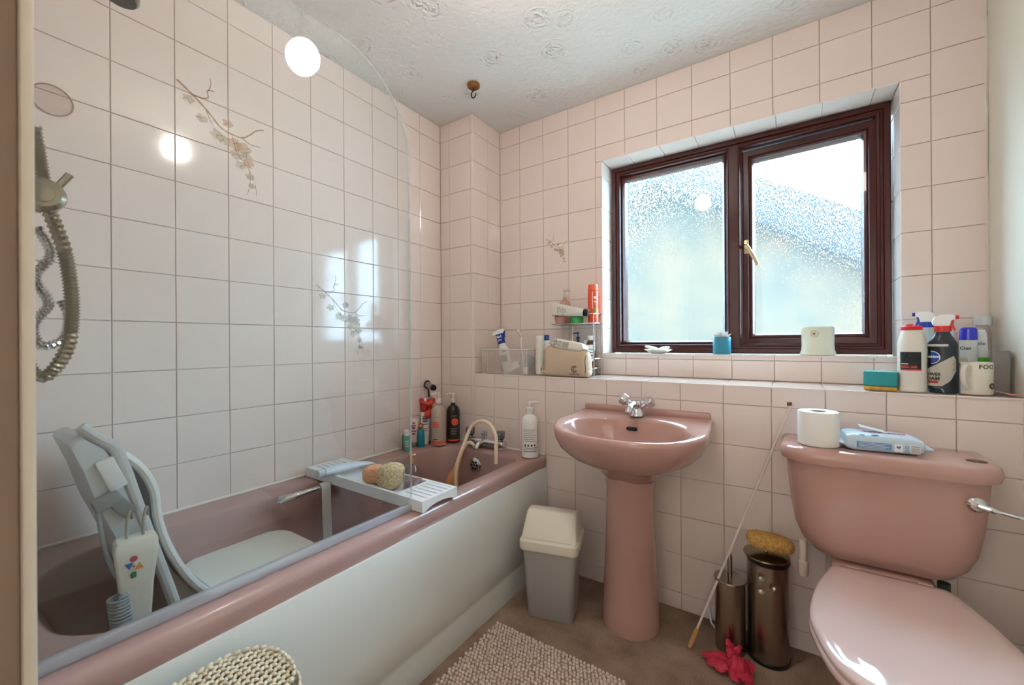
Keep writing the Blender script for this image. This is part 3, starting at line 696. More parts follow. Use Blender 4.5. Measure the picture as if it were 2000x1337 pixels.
# ================================================================== rack across the bath and what lies on it
RW = mat('rack_white', '#e9ecee', .3)
rk = thing('bath_rack', 'white slatted rack laid across the pink bath', 'bath rack', (.36, -.965, RIM))
RX0, RX1, RY0, RY1, RZ = .028, .678, -1.045, -.885, .556
for y0 in (RY0, RY1 - .012):
    q = MB(); q.loft([[(x, y, z) for x, z in ((RX0, RIM + .003), (RX1, RIM + .003), (RX1, RZ), (RX0, RZ))] for y in (y0, y0 + .012)]); q.build('side_rail', RW, rk, smooth=False, world=True)
for xa, xb in ((RX0, RX0 + .012), (RX1 - .012, RX1), (RX0 + .118, RX0 + .130), (RX1 - .130, RX1 - .118)):
    q = MB(); z0 = RIM + .012 if xa in (RX0, RX1 - .012) else RZ - .020
    y0_, y1_ = RY0 + .0125, RY1 - .0125
    low = [(y0_ + (y1_ - y0_) * k / 12, (RIM + .003 + .014 * math.sin(math.pi * k / 12) ** .6) if z0 < RZ - .021 else z0) for k in range(13)]
    q.loft([[(x, y, z) for y, z in low + [(y1_, RZ), (y0_, RZ)]] for x in (xa, xb)]); q.build('end_rail', RW, rk, smooth=False, world=True)
for xa, xb in ((RX0 + .0125, RX0 + .1175), (RX1 - .1175, RX1 - .0125)):
    for k in range(6):
        y = RY0 + .0135 + k * .0232; q = MB(); bx(xa, xb, y, y + .0175, RZ - .010, RZ - .001, q, .001); q.build('slat', RW, rk, smooth=False, world=True)
q = MB(); bx(RX0 + .1305, RX1 - .1305, RY0 + .0125, RY1 - .0125, RZ - .024, RZ - .019, q, .001); q.build('tray_floor', RW, rk, smooth=False, world=True)
TF = RZ - .0185
# pale tube laid across the left end
q = thing('white_tube', 'pale blue-white plastic tube lying across the left end of the bath rack', 'tube', (.205, -.975, RZ + .0005), rot=(0, 0, math.radians(88)))
mb = MB(); rr = []
for x, hw, hh in ((-.105, .017, .013), (-.100, .020, .016), (-.03, .020, .016), (.05, .021, .011), (.095, .022, .005), (.108, .022, .002)):
    rr.append([(x, hw * math.cos(a * math.pi / 10), hh + .0005 + hh * math.sin(a * math.pi / 10)) for a in range(20)])
mb.loft(rr).build('tube_body', mat('pale_tube', '#d3dce6', .35), q)
mb = MB(); mb.loft([[(x, r * math.cos(a * math.pi / 10), .0165 + r * math.sin(a * math.pi / 10)) for a in range(20)] for x, r in ((-.128, .014), (-.126, .0155), (-.1055, .0155))]).build('cap', mat('cap_grey', '#c9d0d6', .35), q)
# sponges
def sponge(name, label, loc, size, m, rz=0, rot=None, hole=.02):
    mb = MB(); b = bmesh.new(); bmesh.ops.create_icosphere(b, subdivisions=4, radius=1)
    for v in b.verts:
        c = v.co; f = lambda t: math.copysign(abs(t) ** .62, t)
        n = 1 + hole * random.uniform(-1, .6)
        v.co = Vector((f(c.x) * size[0] / 2 * n, f(c.y) * size[1] / 2 * n, size[2] / 2 + f(c.z) * size[2] / 2 * min(n, 1)))
    me = bpy.data.meshes.new('t'); b.to_mesh(me); b.free(); mb.bm.from_mesh(me); bpy.data.meshes.remove(me)
    o = mb.build(name, m, None, angle=180); o.location = loc; o.rotation_euler = rot or (0, 0, rz); return tag(o, label, 'sponge')
SPM = lambda n, a, b_: mat(n, a, .9, spec=.1, bump=(260, .6, .003), vary=(140, b_, .10))
sponge('bath_sponge', 'peach-orange bath sponge behind the cream one on the bath rack', (.362, -.972, TF), (.090, .072, .062), SPM('peach_sponge', '#dd9d74', '#e8b896'), .4)
sponge('bath_sponge', 'cream and brown natural sponge in the middle of the bath rack', (.452, -.978, TF), (.078, .100, .084), SPM('cream_sponge', '#ded5b4', '#bd9a68'), .35)
# bath oil bottle
ob = thing('bath_oil_bottle', 'clear square bottle with a copper cap beside the sponges on the rack', 'bottle', (.521, -.942, TF), .25)
mb = MB(); rr = []
for z, h, r in ((0, .024, .006), (.003, .026, .008), (.060, .026, .009), (.072, .022, .012), (.079, .013, .0125), (.084, .011, .0109), (.090, .011, .0109)):
    rr.append([(x, y, z) for x, y in rrect(-h, h, -h, h, r, 5)])
mb.loft(rr).build('glass_body', glass_sheet('bottle_glass', (.86, .80, .82, 1), 0, 0), ob, angle=50)
mb = MB(); mb.loft([[(x, y, z) for x, y in rrect(-h, h, -h, h, .006, 5)] for z, h in ((.004, .0225), (.030, .0225))]); mb.build('oil', mat('pink_oil', '#a9858a', .2, alpha=.6), ob)
MB().lathe([(.0125, .090), (.0125, .118), (.011, .120)], 20).build('cap', mat('copper_cap', '#b4876b', .25, .9), ob)

# ================================================================== bottles on the tap end of the bath
def pump_bottle(name, label, loc, r, hs, m, mp, rz, tall=.06, flat=1.0, pump_dir=0):
    t = thing(name, label, 'bottle', loc, rz)
    MB().lathe([(r * .90, 0), (r, .004), (r, hs * .80), (r * .97, hs * .86), (r * .80, hs * .94), (r * .50, hs * .985), (r * .34, hs), (r * .33, hs + .012)], 32, sy=flat).build('body', m, t)
    p = MB(); z = hs + .0125; p.lathe([(r * .40, z), (r * .40, z + tall * .30), (r * .30, z + tall * .33), (r * .13, z + tall * .34), (r * .13, z + tall * .66), (r * .30, z + tall * .68), (r * .30, z + tall * .86), (r * .2, z + tall * .88)], 18)
    a = math.radians(pump_dir)
    p.tube([(0, 0, z + tall * .78), (r * .75 * math.cos(a), r * .75 * math.sin(a), z + tall * .78), (r * 1.05 * math.cos(a), r * 1.05 * math.sin(a), z + tall * .70)], [r * .17, r * .14, r * .11], 10)
    p.build('pump', mp, t); return t
CLEARP = mat('cloudy_plastic', '#d8cfc8', .3, alpha=.8)
t = pump_bottle('pump_bottle', 'beige pump bottle with an orange emblem in the bath corner', (.108, -.386, RIM + .001), .039, .205, mat('beige_bottle', '#b3a092', .3), mat('pale_pump', '#e4d4ca', .3), face_cam(.108, -.386), .062, pump_dir=200)
OR = mat('coral_print', '#e0623f', .5)
patch(.039, -.040, .040, .010, .026, OR, t, 'colour_band'); 
def emblem(R, parent, x, z, r, m, name='emblem'):
    mb = MB(); 
    for k in range(10):
        a = 2 * math.pi * k / 10; c = (x + r * .68 * math.cos(a), z + r * .68 * math.sin(a)); pr = r * .30
        pts = [(c[0] + pr * math.cos(b * math.pi / 5), c[1] + pr * math.sin(b * math.pi / 5)) for b in range(10)]
        mb.add([((R + .0005) * math.sin(px / R), -(R + .0005) * math.cos(px / R), pz) for px, pz in pts], [tuple(range(10))])
    pts = [(x + r * .36 * math.cos(b * math.pi / 6), z + r * .36 * math.sin(b * math.pi / 6)) for b in range(12)]
    mb.add([((R + .0005) * math.sin(px / R), -(R + .0005) * math.cos(px / R), pz) for px, pz in pts], [tuple(range(12))])
    return mb.build(name, m, parent, smooth=False)
emblem(.039, t, -.014, .108, .018, OR)
for k in range(5): patch(.039, -.030, .016 - .006 * (k % 3), .080 - k * .009, .0825 - k * .009, PALEINK, t, 'small_print')
patch(.039, -.030, .006, .146, .149, PALEINK, t, 'small_print'); patch(.039, -.030, -.004, .032, .036, INK, t, 'small_print')
t = pump_bottle('pump_bottle', 'black pump bottle with a round red emblem in the bath corner', (.134, -.302, RIM + .001), .035, .198, mat('charcoal_bottle', '#2c2621', .3), MATS['pale_pump'], face_cam(.134, -.302), .060, pump_dir=190)
RE = mat('red_print', '#e8543f', .5); patch(.035, -.036, .036, .012, .020, RE, t, 'colour_band')
emblem(.035, t, .010, .112, .020, RE)
for k in range(4): patch(.035, -.014, .022 - .006 * (k % 2), .076 - k * .008, .078 - k * .008, PALEINK, t, 'small_print')
patch(.035, -.012, .020, .142, .145, PALEINK, t, 'small_print'); patch(.035, -.010, .012, .048, .050, PALEINK, t, 'small_print')
WB = mat('white_bottle', '#ece9e4', .25)
t = pump_bottle('pump_bottle', 'white pump bottle with black small print on the outer bath corner', (.622, -.318, RIM + .001), .0405, .196, WB, WB, face_cam(.622, -.318), .052, pump_dir=20)
for k in range(7): patch(.0405, -.034, .028 - .005 * (k % 3), .128 - k * .0085, .1305 - k * .0085, PALEINK, t, 'small_print')
for k in range(4):
    x = -.026 + k * .015; patch(.0405, x, x + .007, .054, .063, INK, t, 'symbol', n=4)
for k in range(3): patch(.0405, -.034 + .004 * k, .034, .030 - k * -.008, .033 - k * -.008, INK if k != 1 else PALEINK, t, 'small_print')
patch(.0405, .041, .044, .03, .150, INK, t, 'edge_stripe', n=2)
# small travel bottles
GB = mat('green_bottle', '#4f9a86', .3)
for lab, x, y, m in (('green travel bottle with a white cap at the edge of the bath rim', .066, -.560, GB), ('dark green travel bottle half hidden behind the green one', .040, -.546, mat('deep_green_bottle', '#2f6a58', .3))):
    t = thing('travel_bottle', lab, 'bottle', (x, y, RIM + .001), face_cam(x, y), 'travel bottles in the bath corner')
    MB().lathe([(.0165, 0), (.0180, .003), (.0180, .068), (.014, .074), (.011, .075)], 24).build('body', m, t)
    MB().lathe([(.0125, .0755), (.0130, .096), (.0115, .098)], 20).build('cap', WHITEP, t)
    for k in range(4): patch(.018, -.010, .010, .050 - k * .009, .0525 - k * .009, WHITEINK, t, 'small_print', n=5)
t = thing('shower_oil_bottle', 'teal bottle with a gold cap standing in the bath corner', 'bottle', (.066, -.470, RIM + .001), face_cam(.066, -.470))
MB().lathe([(.0165, 0), (.019, .004), (.0185, .06), (.0165, .085), (.010, .093)], 24, sy=.7).build('body', mat('teal_bottle', '#1b7f93', .3), t)
MB().lathe([(.0105, .0935), (.0125, .097), (.0135, .106), (.0105, .116), (.003, .120)], 18).build('cap', mat('gold_cap', '#b58a46', .25, .9), t)
def squeeze_tube(name, label, loc, w, h, m, mc, rz, lean=0, cat='tube', standing=True):
    t = thing(name, label, cat, loc, rz, rot=(math.radians(lean), 0, rz)); mb = MB(); rr = []
    for z, a, b in ((.022, w * .42, w * .36), (.03, w * .46, w * .38), (h * .6, w * .48, w * .22), (h - .012, w * .5, .003), (h, w * .5, .0018)):
        rr.append([(a * math.cos(k * math.pi / 12), b * math.sin(k * math.pi / 12), z) for k in range(24)])
    mb.loft(rr).build('tube_body', m, t); MB().lathe([(w * .36, 0), (w * .38, .002), (w * .38, .0215)], 20).build('cap', mc, t); return t
t = squeeze_tube('cosmetic_tube', 'pink and white squeeze tube leaning by the tiles in the bath corner', (.024, -.475, RIM + .001), .045, .140, mat('pale_pink_tube', '#e3c3c6', .35), GREYP, face_cam(.02, -.46), 0)
PD = mat('plum_print', '#6b3a4e', .5)
def tube_bars(t, rows, m, w):
    for z, y, wd, h in rows:
        q = MB(); q.box((w, y, z), (wd, .0006, h)); q.build('small_print', m, t, smooth=False)
tube_bars(t, [(.118, -.0062, .010, .012), (.104, -.0078, .022, .006), (.093, -.0092, .014, .010), (.078, -.0112, .024, .007), (.064, -.0125, .016, .010)], PD, -.003)
t = squeeze_tube('cosmetic_tube', 'white squeeze tube with dark lettering beside the beige pump bottle', (.036, -.410, RIM + .001), .047, .165, mat('white_tube_body', '#e6dfdb', .35), WHITEP, face_cam(.06, -.40), 0)
tube_bars(t, [(.142, -.0055, .026, .004), (.132, -.0066, .028, .010), (.118, -.0084, .024, .010), (.104, -.0098, .026, .005), (.080, -.0125, .020, .004), (.070, -.0132, .024, .003)], PD, 0)
# red net puff and razor on its wall holder
RN = mat('red_net', '#d2473a', .6, sss=0)
def crumple(mb, c, r, n, seed, flat=1.0, sub=3):
    rnd = random.Random(seed)
    for k in range(n):
        b = bmesh.new(); bmesh.ops.create_icosphere(b, subdivisions=sub, radius=1); d = Vector((rnd.gauss(0, 1), rnd.gauss(0, 1), rnd.gauss(0, 1) * flat)).normalized()
        cc = Vector(c) + Vector((d.x * r[0], d.y * r[1], d.z * r[2])) * .55; R = Matrix.Rotation(rnd.uniform(0, 6), 3, 'Z') @ Matrix.Rotation(rnd.uniform(0, 6), 3, 'X')
        s = (r[0] * rnd.uniform(.45, .65), r[1] * rnd.uniform(.45, .65), r[2] * rnd.uniform(.2, .35)); ph = rnd.uniform(0, 6)
        for v in b.verts:
            w = 1 + .16 * math.sin(7 * math.atan2(v.co.y, v.co.x) + ph) * (1 - abs(v.co.z))
            v.co = cc + R @ Vector((v.co.x * s[0] * w, v.co.y * s[1] * w, v.co.z * s[2]))
        me = bpy.data.meshes.new('t'); b.to_mesh(me); b.free(); mb.bm.from_mesh(me); bpy.data.meshes.remove(me)
    return mb
t = thing('bath_toy', 'red soft bath toy with a white eye hanging behind the beige pump bottle', 'toy', (.037, -.395, .640))
crumple(MB(), (0, 0, .045), (.034, .034, .085), 11, 5, sub=2).build('toy_body', RN, t)
MB().tube([(.034 * math.cos(a), .024 * math.sin(a) , .098 + .008 * math.sin(2 * a)) for a in [k * math.pi / 12 for k in range(24)]], .013, 8, closed=True).build('claws', RN, t)
MB().ell((.020, -.034, .112), (.008, .006, .009), 12, 8).build('eye', WHITEP, t)
t = thing('razor', 'black and silver razor head in a hook above the red bath toy', 'razor', (.034, -.372, .806))
q = MB(); q.ell((-.018, 0, .018), (.021, .018, .024), 16, 10); q.build('suction_mount', BLACKP, t)
q = MB(); q.tube([(-.008, -.010, .020), (.020, -.018, .014), (.050, -.026, .008)], [.014, .016, .014], 14); q.build('silver_body', mat('satin_silver', '#a79f9a', .3, .9), t)
q = MB(); q.tube([(.048, -.026, .008), (.060, -.028, .006)], [.017, .014], 14); q.build('black_head', BLACKP, t)
q = MB(); q.tube(catmull([(-.004, -.008, .008), (0, -.010, -.010), (-.002, -.006, -.045)], 5), .005, 8); q.build('stem', BLACKP, t)

# rubber push-on shower hose with a tan spray head
t = thing('rubber_shower_hose', 'cream rubber shower hose arching over the bath taps with a tan spray head', 'hose', (.40, -.42, RIM))
P = [(.545, -.480, .512), (.545, -.478, .56), (.536, -.468, .63), (.495, -.455, .675), (.440, -.450, .685), (.390, -.460, .655), (.372, -.490, .58), (.358, -.520, .50), (.354, -.530, .43), (.356, -.525, .36)]
q = MB(); q.tube(catmull(P, 8), .0085, 12); q.build('hose', mat('cream_rubber', '#e6cfb4', .45), t, world=True)
q = MB(); q.tube([(.262, -.372, .512), (.262, -.40, .47), (.262, -.425, .425), (.262, -.436, .405), (.262, -.452, .375), (.262, -.462, .356)], [.011, .013, .016, .028, .034, .029], 18); q.build('spray_head', mat('tan_rubber', '#bf834c', .45), t, world=True)
q = MB(); q.tube(catmull([(.262, -.372, .512), (.268, -.352, .535), (.29, -.345, .545), (.33, -.365, .535)], 5), .0085, 10); q.build('hose_end', MATS['cream_rubber'], t, world=True)

# ================================================================== floor: bin, mat, stool, brushes
bn = thing('swing_bin', 'grey plastic bin with a cream swing lid between bath and washbasin', 'bin', (.848, -.520, 0), math.radians(15))
def br_(hx_, hy, z, r=.02): return [(x, y, z) for x, y in rrect(-hx_, hx_, -hy, hy, r, 5)]
MB().loft([br_(.084, .066, 0, .016), br_(.087, .069, .004), br_(.103, .083, .285)]).build('bin_body', mat('bin_grey', '#a8a4a0', .45, bump=(120, .1, .001)), bn)
CRM = mat('bin_cream', '#e6e0d1', .4)
MB().loft([br_(.110, .090, .262), br_(.112, .092, .266), br_(.112, .092, .296), br_(.106, .086, .302)], True, True).build('lid_rim', CRM, bn)
hood = MB(); hood.loft([br_(.105, .085, .302, .012), br_(.096, .030, .386, .010), br_(.092, .022, .392, .010)]); hood.build('lid_hood', CRM, bn)
fl = MB(); a = math.atan2(.084, .055)
fl.box((0, -.0605, .343), (.178, .0035, .086), .0015, rot=(-(90 - math.degrees(a)), 0, 0)); fl.build('swing_flap', CRM, bn)

mt = thing('bath_mat', 'pale pink bobble bath mat on the carpet beside the bath', 'bath mat', (.96, -1.10, 0))
MX0, MX1, MY0, MY1 = .722, 1.205, -1.46, -.712
MATM = mat('pink_cotton', '#dcc9bd', .95, spec=.1, bump=(400, .5, .002))
q = MB(); bx(MX0, MX1, MY0, MY1, .001, .010, q, .003); q.build('backing', mat('shaded_backing', '#a8917f', .95, spec=.1), mt, smooth=False, world=True)  # darker backing puts shade into the gaps between the bobbles
ico = bmesh.new(); bmesh.ops.create_icosphere(ico, subdivisions=1, radius=1); iv = [v.co.copy() for v in ico.verts]; ico.verts.index_update(); ifc = [tuple(v.index for v in f.verts) for f in ico.faces]; ico.free()
V, FF = [], []
def wav(x, y): return .003 * math.sin(x * 14 + 1) * math.sin(y * 9)
ny = int((MY1 - MY0) / .0128); nx = int((MX1 - MX0) / .0128)
for j in range(ny + 1):
    for i in range(nx + 1):
        x = MX0 + i * .0128 + (.0064 if j % 2 else 0) + random.gauss(0, .0012); y = MY0 + j * .0128 + random.gauss(0, .0012)
        if x > MX1 + .004: continue
        s = random.uniform(.0056, .0067); b0 = len(V); zc = .0115 + random.uniform(-.001, .002)
        V += [(x - .96 + p.x * s, y + 1.10 + p.y * s, zc + p.z * s * 1.1) for p in iv]; FF += [tuple(k + b0 for k in f) for f in ifc]
me = bpy.data.meshes.new('bobbles'); me.from_pydata(V, [], FF); me.materials.append(MATM)
for p in me.polygons: p.use_smooth = True
o = bpy.data.objects.new('bobbles', me); COL.objects.link(o); o.parent = mt; o['kind'] = 'stuff'

# woven stool close to the bath, only its corner in view
ws = thing('woven_stool', 'cream woven stool with rounded corners beside the bath at the bottom edge', 'stool', (.812, -1.69, 0))
WVM = mat('woven_cream', '#e6ddc9', .85, spec=.15, vary=(60, '#c9b99a', .2)); WVD = mat('woven_core', '#6f624c', .9)
OX0, OX1, OY0, OY1 = .712, .912, -1.86, -1.522
def oring(d, z): return [(x, y, z) for x, y in rrect(OX0 + d, OX1 - d, OY0 + d, OY1 - d, .085 - min(d, .06), 7)]
q = MB(); q.loft([oring(.035, .0), oring(.012, .02), oring(.010, .36), oring(.006, .42), oring(.010, .440)]); q.build('body', WVD, ws, world=True)
V, FF = [], []
def stitch(c, d, n_, L, r):
    """one plump plaited loop: a stretched ball along d, flattened along n_"""
    s_ = n_.cross(d); b0 = len(V)
    for p in iv:
        w = c + d * p.x * L + s_ * p.y * r + n_ * p.z * r * .8; V.append((w.x - .812, w.y + 1.69, w.z))
    FF.extend(tuple(k + b0 for k in f) for f in ifc)
pit = .0150; up_ = Vector((0, 0, 1))
j = 0; y = OY0 + .012
def inside(x, y, d):
    x0, x1, y0, y1, r = OX0 + d, OX1 - d, OY0 + d, OY1 - d, .08
    if not (x0 < x < x1 and y0 < y < y1): return False
    qx, qy = max(x0 + r - x, x - (x1 - r), 0), max(y0 + r - y, y - (y1 - r), 0)
    return qx * qx + qy * qy < r * r
while y < OY1:
    x = OX0 + .006 + (pit / 2 if j % 2 else 0)
    while x < OX1:
        if inside(x, y, .010):
            for s_ in (-1, 1):
                d = Vector((.75, s_ * .66, 0)).normalized(); stitch(Vector((x, y + s_ * .0030, .4465 + random.uniform(-.0008, .0008))), d, up_, .0072, .0042)
        x += pit
    y += pit * .78; j += 1
# border plait and woven sides
for ring_i, zz in enumerate([.448] + [.425 - k * .0125 for k in range(33)]):
    ins = .011 if ring_i == 0 else .004; P = rrect(OX0 + ins, OX1 - ins, OY0 + ins, OY1 - ins, .076, 8); per = []
    for a_, b_ in zip(P, P[1:] + P[:1]):
        n_ = max(1, int(round(math.hypot(b_[0] - a_[0], b_[1] - a_[1]) / .014)))
        for k in range(n_): per.append((a_[0] + (b_[0] - a_[0]) * k / n_, a_[1] + (b_[1] - a_[1]) * k / n_, b_[0] - a_[0], b_[1] - a_[1]))
    for (x, y, dx, dy) in per:
        d = Vector((dx, dy, 0)).normalized(); nn = Vector((dy, -dx, 0)).normalized()
        if ring_i and y < -1.82: continue
        stitch(Vector((x, y, zz)) + nn * .002, (d + Vector((0, 0, .45 if ring_i % 2 else -.45))).normalized(), nn, .0085, .0052)
me = bpy.data.meshes.new('weave'); me.from_pydata(V, [], FF); me.materials.append(WVM)
for p in me.polygons: p.use_smooth = True
o = bpy.data.objects.new('weave', me); COL.objects.link(o); o.parent = ws; o['kind'] = 'stuff'

# toilet brush in steel holder
tb_ = thing('toilet_brush', 'short steel toilet brush holder with a slim handle beside the roll canister', 'toilet brush', (1.447, -.366, 0))
MB().lathe([(.044, 0), (.046, .002), (.046, .232), (.044, .234)], 32).build('holder', STEEL, tb_)
MB().lathe([(.047, .2342), (.050, .237), (.049, .241), (.012, .244), (.0, .245)], 32).build('cover_disc', mat('lid_steel', '#9a9288', .2, 1.0), tb_)
MB().lathe([(.0075, .244), (.0075, .318), (.0065, .320)], 16).build('handle', mat('lid_steel', '#9a9288'), tb_)
# tall roll canister
rc = thing('roll_canister', 'tall dented steel toilet roll canister beside the cistern', 'canister', (1.556, -.338, 0), face_cam(1.556, -.338))
mb = MB(); rr = []
for j in range(77):
    z = .014 + (.318 - .014) * j / 76; ring = []
    for i in range(144):
        a = 2 * math.pi * i / 144; r = .060
        for (da, dz) in ((-1.87, .285), (-1.35, .262), (-1.87, .243)):
            aa = (a - (da + 2 * math.pi)) ; d2 = ((aa * r) ** 2 + (z - dz) ** 2) / .0075 ** 2
            r -= .0042 * math.exp(-d2 * d2)
        ring.append((r * math.cos(a), r * math.sin(a), z))
    rr.append(ring)
mb.loft(rr).build('cylinder', STEEL, rc, angle=60)
MB().lathe([(.062, 0), (.0635, .003), (.0635, .011), (.061, .0135)], 32).build('base_ring', BLACKP, rc)
MB().lathe([(.059, .3185), (.063, .321), (.063, .330), (.058, .333)], 32).build('black_collar', BLACKP, rc)
q = MB(); q.lathe([(.064, .3345), (.067, .338), (.066, .342), (.02, .347), (.0, .347)], 32, (-.004, -.006, 0)); q.build('lid', mat('bronze_steel', '#8c7c62', .25, 1.0), rc)
MB().lathe([(.005, .347), (.007, .350), (.006, .358), (.0, .360)], 14, (-.004, -.006, 0)).build('lid_knob', CHROME, rc)
o = sponge('car_sponge', 'large tan sponge lying on top of the roll canister', (1.560, -.345, .3610), (.135, .080, .046), SPM('tan_sponge', '#c49a58', '#a97f45'), rot=(0, math.radians(6), math.radians(14)), hole=.004)
# red net flower puff on the carpet
rf = thing('red_net_puff', 'crumpled red net bath puff on the carpet in front of the steel holders', 'bath puff', (1.462, -.470, 0))
RN2 = mat('crimson_net', '#c22d46', .55, bump=(220, .7, .002), alpha=.94)
q = MB(); q.ell((.020, -.015, .030), (.030, .028, .030), 20, 12)
for v in q.bm.verts: v.co += v.co.normalized() * .002 * math.sin(v.co.x * 420) 
q.build('knot', RN2, rf)
def petal(path, w, seed):
    rnd = random.Random(seed); c = catmull(path, 6); mb = MB(); rr = []
    for k, p in enumerate(c):
        t_ = k / (len(c) - 1); ww = w * (math.sin(math.pi * min(1, t_ * .82 + .16)) ** .7) + .002
        d = (c[min(k + 1, len(c) - 1)] - c[max(k - 1, 0)]).normalized(); s_ = d.cross(Vector((0, 0, 1))); s_ = s_.normalized() if s_.length > .01 else Vector((1, 0, 0)); u_ = s_.cross(d)
        ring = []
        for i in range(16):
            a = 2 * math.pi * i / 16; wob = 1 + .30 * math.sin(6 * a + k * .5 + seed) * math.cos(2 * a + k * .9)
            ring.append(p + s_ * ww * math.cos(a) * wob + u_ * ww * .55 * math.sin(a) * wob)
        ring = [Vector((v.x, v.y, max(v.z, .0012))) for v in ring]; rr.append(ring)
    return mb.loft(rr)
for k, (path, w) in enumerate([([(0, 0, .022), (-.030, .008, .024), (-.060, .002, .020), (-.088, .002, .014)], .017), ([(0, -.005, .02), (-.024, -.024, .022), (-.030, -.048, .014)], .020), ([(.02, -.02, .025), (.040, -.034, .020), (.062, -.040, .012)], .019), ([(.01, .0, .03), (-.004, .014, .058), (-.016, .018, .082)], .014), ([(.0, .005, .03), (.014, .014, .055), (.020, .012, .078)], .015), ([(0, 0, .02), (-.045, -.016, .018), (-.070, -.022, .012)], .017), ([(.01, -.01, .02), (.012, -.036, .018), (.022, -.058, .010)], .016), ([(.02, 0, .03), (.045, .002, .032), (.056, -.010, .020)], .016)]):
    petal(path, w, k).build('net_fold', RN2, rf, angle=30)
# pull rod leaning on the lower wall
pr = thing('lotion_rod', 'thin white rod with a wooden end leaning from carpet to tiled wall', 'rod', (1.335, -.452, 0))
A, B = Vector((1.333, -.452, .010)), Vector((1.622, -.2562, .822)); d = (B - A)
q = MB(); q.tube([A + d * .075, B], .0040, 10); q.build('rod', mat('rod_white', '#dccfc4', .4), pr, world=True)
q = MB(); q.tube([A, A + d * .01, A + d * .07, A + d * .078], [.0055, .0068, .0068, .005], 12); q.build('wooden_end', mat('light_wood', '#bd8a52', .5), pr, world=True)
hk = thing('wall_clip', 'small rusty clip on the lower wall tiles holding the white rod', 'clip', (1.622, YL, .822))
q = MB(); q.box((-.003, -.002, .006), (.014, .004, .016), .0015); q.build('plate', mat('rust', '#6a4a35', .7), hk); q = MB(); q.tube([(-.008, -.004, .002), (-.008, -.012, .0), (.010, -.013, .004), (.010, -.004, .008)], .0018, 8); q.build('loop', mat('rod_white', '#dccfc4'), hk)
sk = thing('white_stick', 'short bent white plastic stick on the carpet behind the brush holder', 'stick', (1.372, -.275, 0))
q = MB(); q.tube([(1.362, -.256, .062), (1.374, -.268, .004), ], .0035, 8); q.tube([(1.374, -.268, .004), (1.398, -.300, .004)], .0035, 8); q.build('stick', WHITEP, sk, world=True)

# ================================================================== on the cistern
tr = thing('toilet_roll', 'white toilet roll standing on the pink cistern lid', 'toilet roll', (1.690, -.395, .7325), face_cam(1.69, -.395))
PAP = mat('tissue', '#eceae6', .95, spec=.1, bump=(180, .25, .001))
q = MB(); n = 48; prof = [(.020, 0), (.049, 0), (.0515, .003), (.0515, .098), (.050, .1005), (.020, .1005)]
rr = [[(r * math.cos(2 * math.pi * i / n), r * math.sin(2 * math.pi * i / n), z) for i in range(n)] for r, z in prof]; q.loft(rr + [rr[0]], False, False); q.build('paper_roll', PAP, tr)
q = MB(); rr = [[(r * math.cos(2 * math.pi * i / 24), r * math.sin(2 * math.pi * i / 24), z) for i in range(24)] for r, z in ((.0195, .001), (.0195, .099), (.0182, .099), (.0182, .001))]; q.loft(rr + [rr[0]], False, False); q.build('card_core', mat('card', '#8d8378', .9), tr)
q = MB(); rows = []
for z in (.004, .010, .018, .024):
    rows.append([((.0520 + .0012 * math.sin(k * 1.7 + z * 300)) * math.sin(-.7 + 1.6 * k / 18), -(.0520 + .0012 * math.sin(k * 1.7 + z * 300)) * math.cos(-.7 + 1.6 * k / 18), z + .004 * math.sin(k * .5) * (1 if z > .02 else 0)) for k in range(19)])
q.loft(rows, False, False, close=False); q.build('loose_sheet', PAP, tr)
wp = thing('wet_wipes_pack', 'pale blue pack of wet wipes lying on the pink cistern lid', 'wipes pack', (1.832, -.368, .7325), math.radians(4))
WBL = mat('wipes_blue', '#c3d8e8', .3, coat=.3, bump=(60, .3, .002)); WBD = mat('wipes_mid_blue', '#5f8fbd', .4); WBB = mat('wipes_blue_print', '#2f6fb5', .4)
def pillow(hx_, hy, h, m, name, parent, fl=.018):
    mb = MB(); rr = []
    for x, ky, kz in ((-hx_ - fl, .80, .10), (-hx_ - .002, .82, .16), (-hx_ + .004, .98, .78), (-hx_ + .02, 1, 1), (hx_ - .02, 1, .94), (hx_ - .004, .98, .72), (hx_ + .002, .82, .16), (hx_ + fl, .80, .10)):
        zc = h * .5 if abs(x) < hx_ else h * .38
        rr.append([(x, y * ky, zc + z * kz) for y, z in rrect(-hy, hy, -h / 2, h / 2, .010, 4)])
    return mb.loft(rr).build(name, m, parent, angle=50)
pillow(.085, .052, .046, WBL, 'pack_body', wp)
q = MB(); q.box((-.022, -.0525, .018), (.075, .0006, .018)); q.build('text_panel', WBD, wp, smooth=False)
for k in range(4):
    q = MB(); q.box((-.022 - .004 * (k % 2), -.0529, .024 - k * .004), (.066 - .008 * (k % 2), .0003, .0009)); q.build('small_print', WHITEINK, wp, smooth=False)
q = MB(); q.box((.030, -.0525, .017), (.018, .0006, .020)); q.build('white_square', WHITEINK, wp, smooth=False)
q = MB(); q.prism([(0, -.005), (.005, .001), (.003, .004), (0, .002), (-.003, .004), (-.005, .001)], .0004, Matrix.Translation((.030, -.0529, .019)) @ eul((90, 0, 0))); q.build('heart_mark', WBB, wp, smooth=False)
q = MB(); q.box((.064, -.0525, .0165), (.020, .0006, .022)); q.build('barcode_panel', WHITEINK, wp, smooth=False)
for k in range(6):
    q = MB(); q.box((.064, -.0529, .0085 + k * .0032), (.018, .0003, .0014 if k % 2 else .0008)); q.build('barcode_line', INK, wp, smooth=False)
for (x, z, s_) in ((.047, .022, .0035), (.047, .012, .003)):
    q = MB(); q.tube([(x + s_ * math.cos(a), -.0529, z + s_ * math.sin(a)) for a in [k * math.pi / 6 for k in range(12)]], .0005, 4, closed=True); q.build('symbol', WBB, wp, smooth=False)
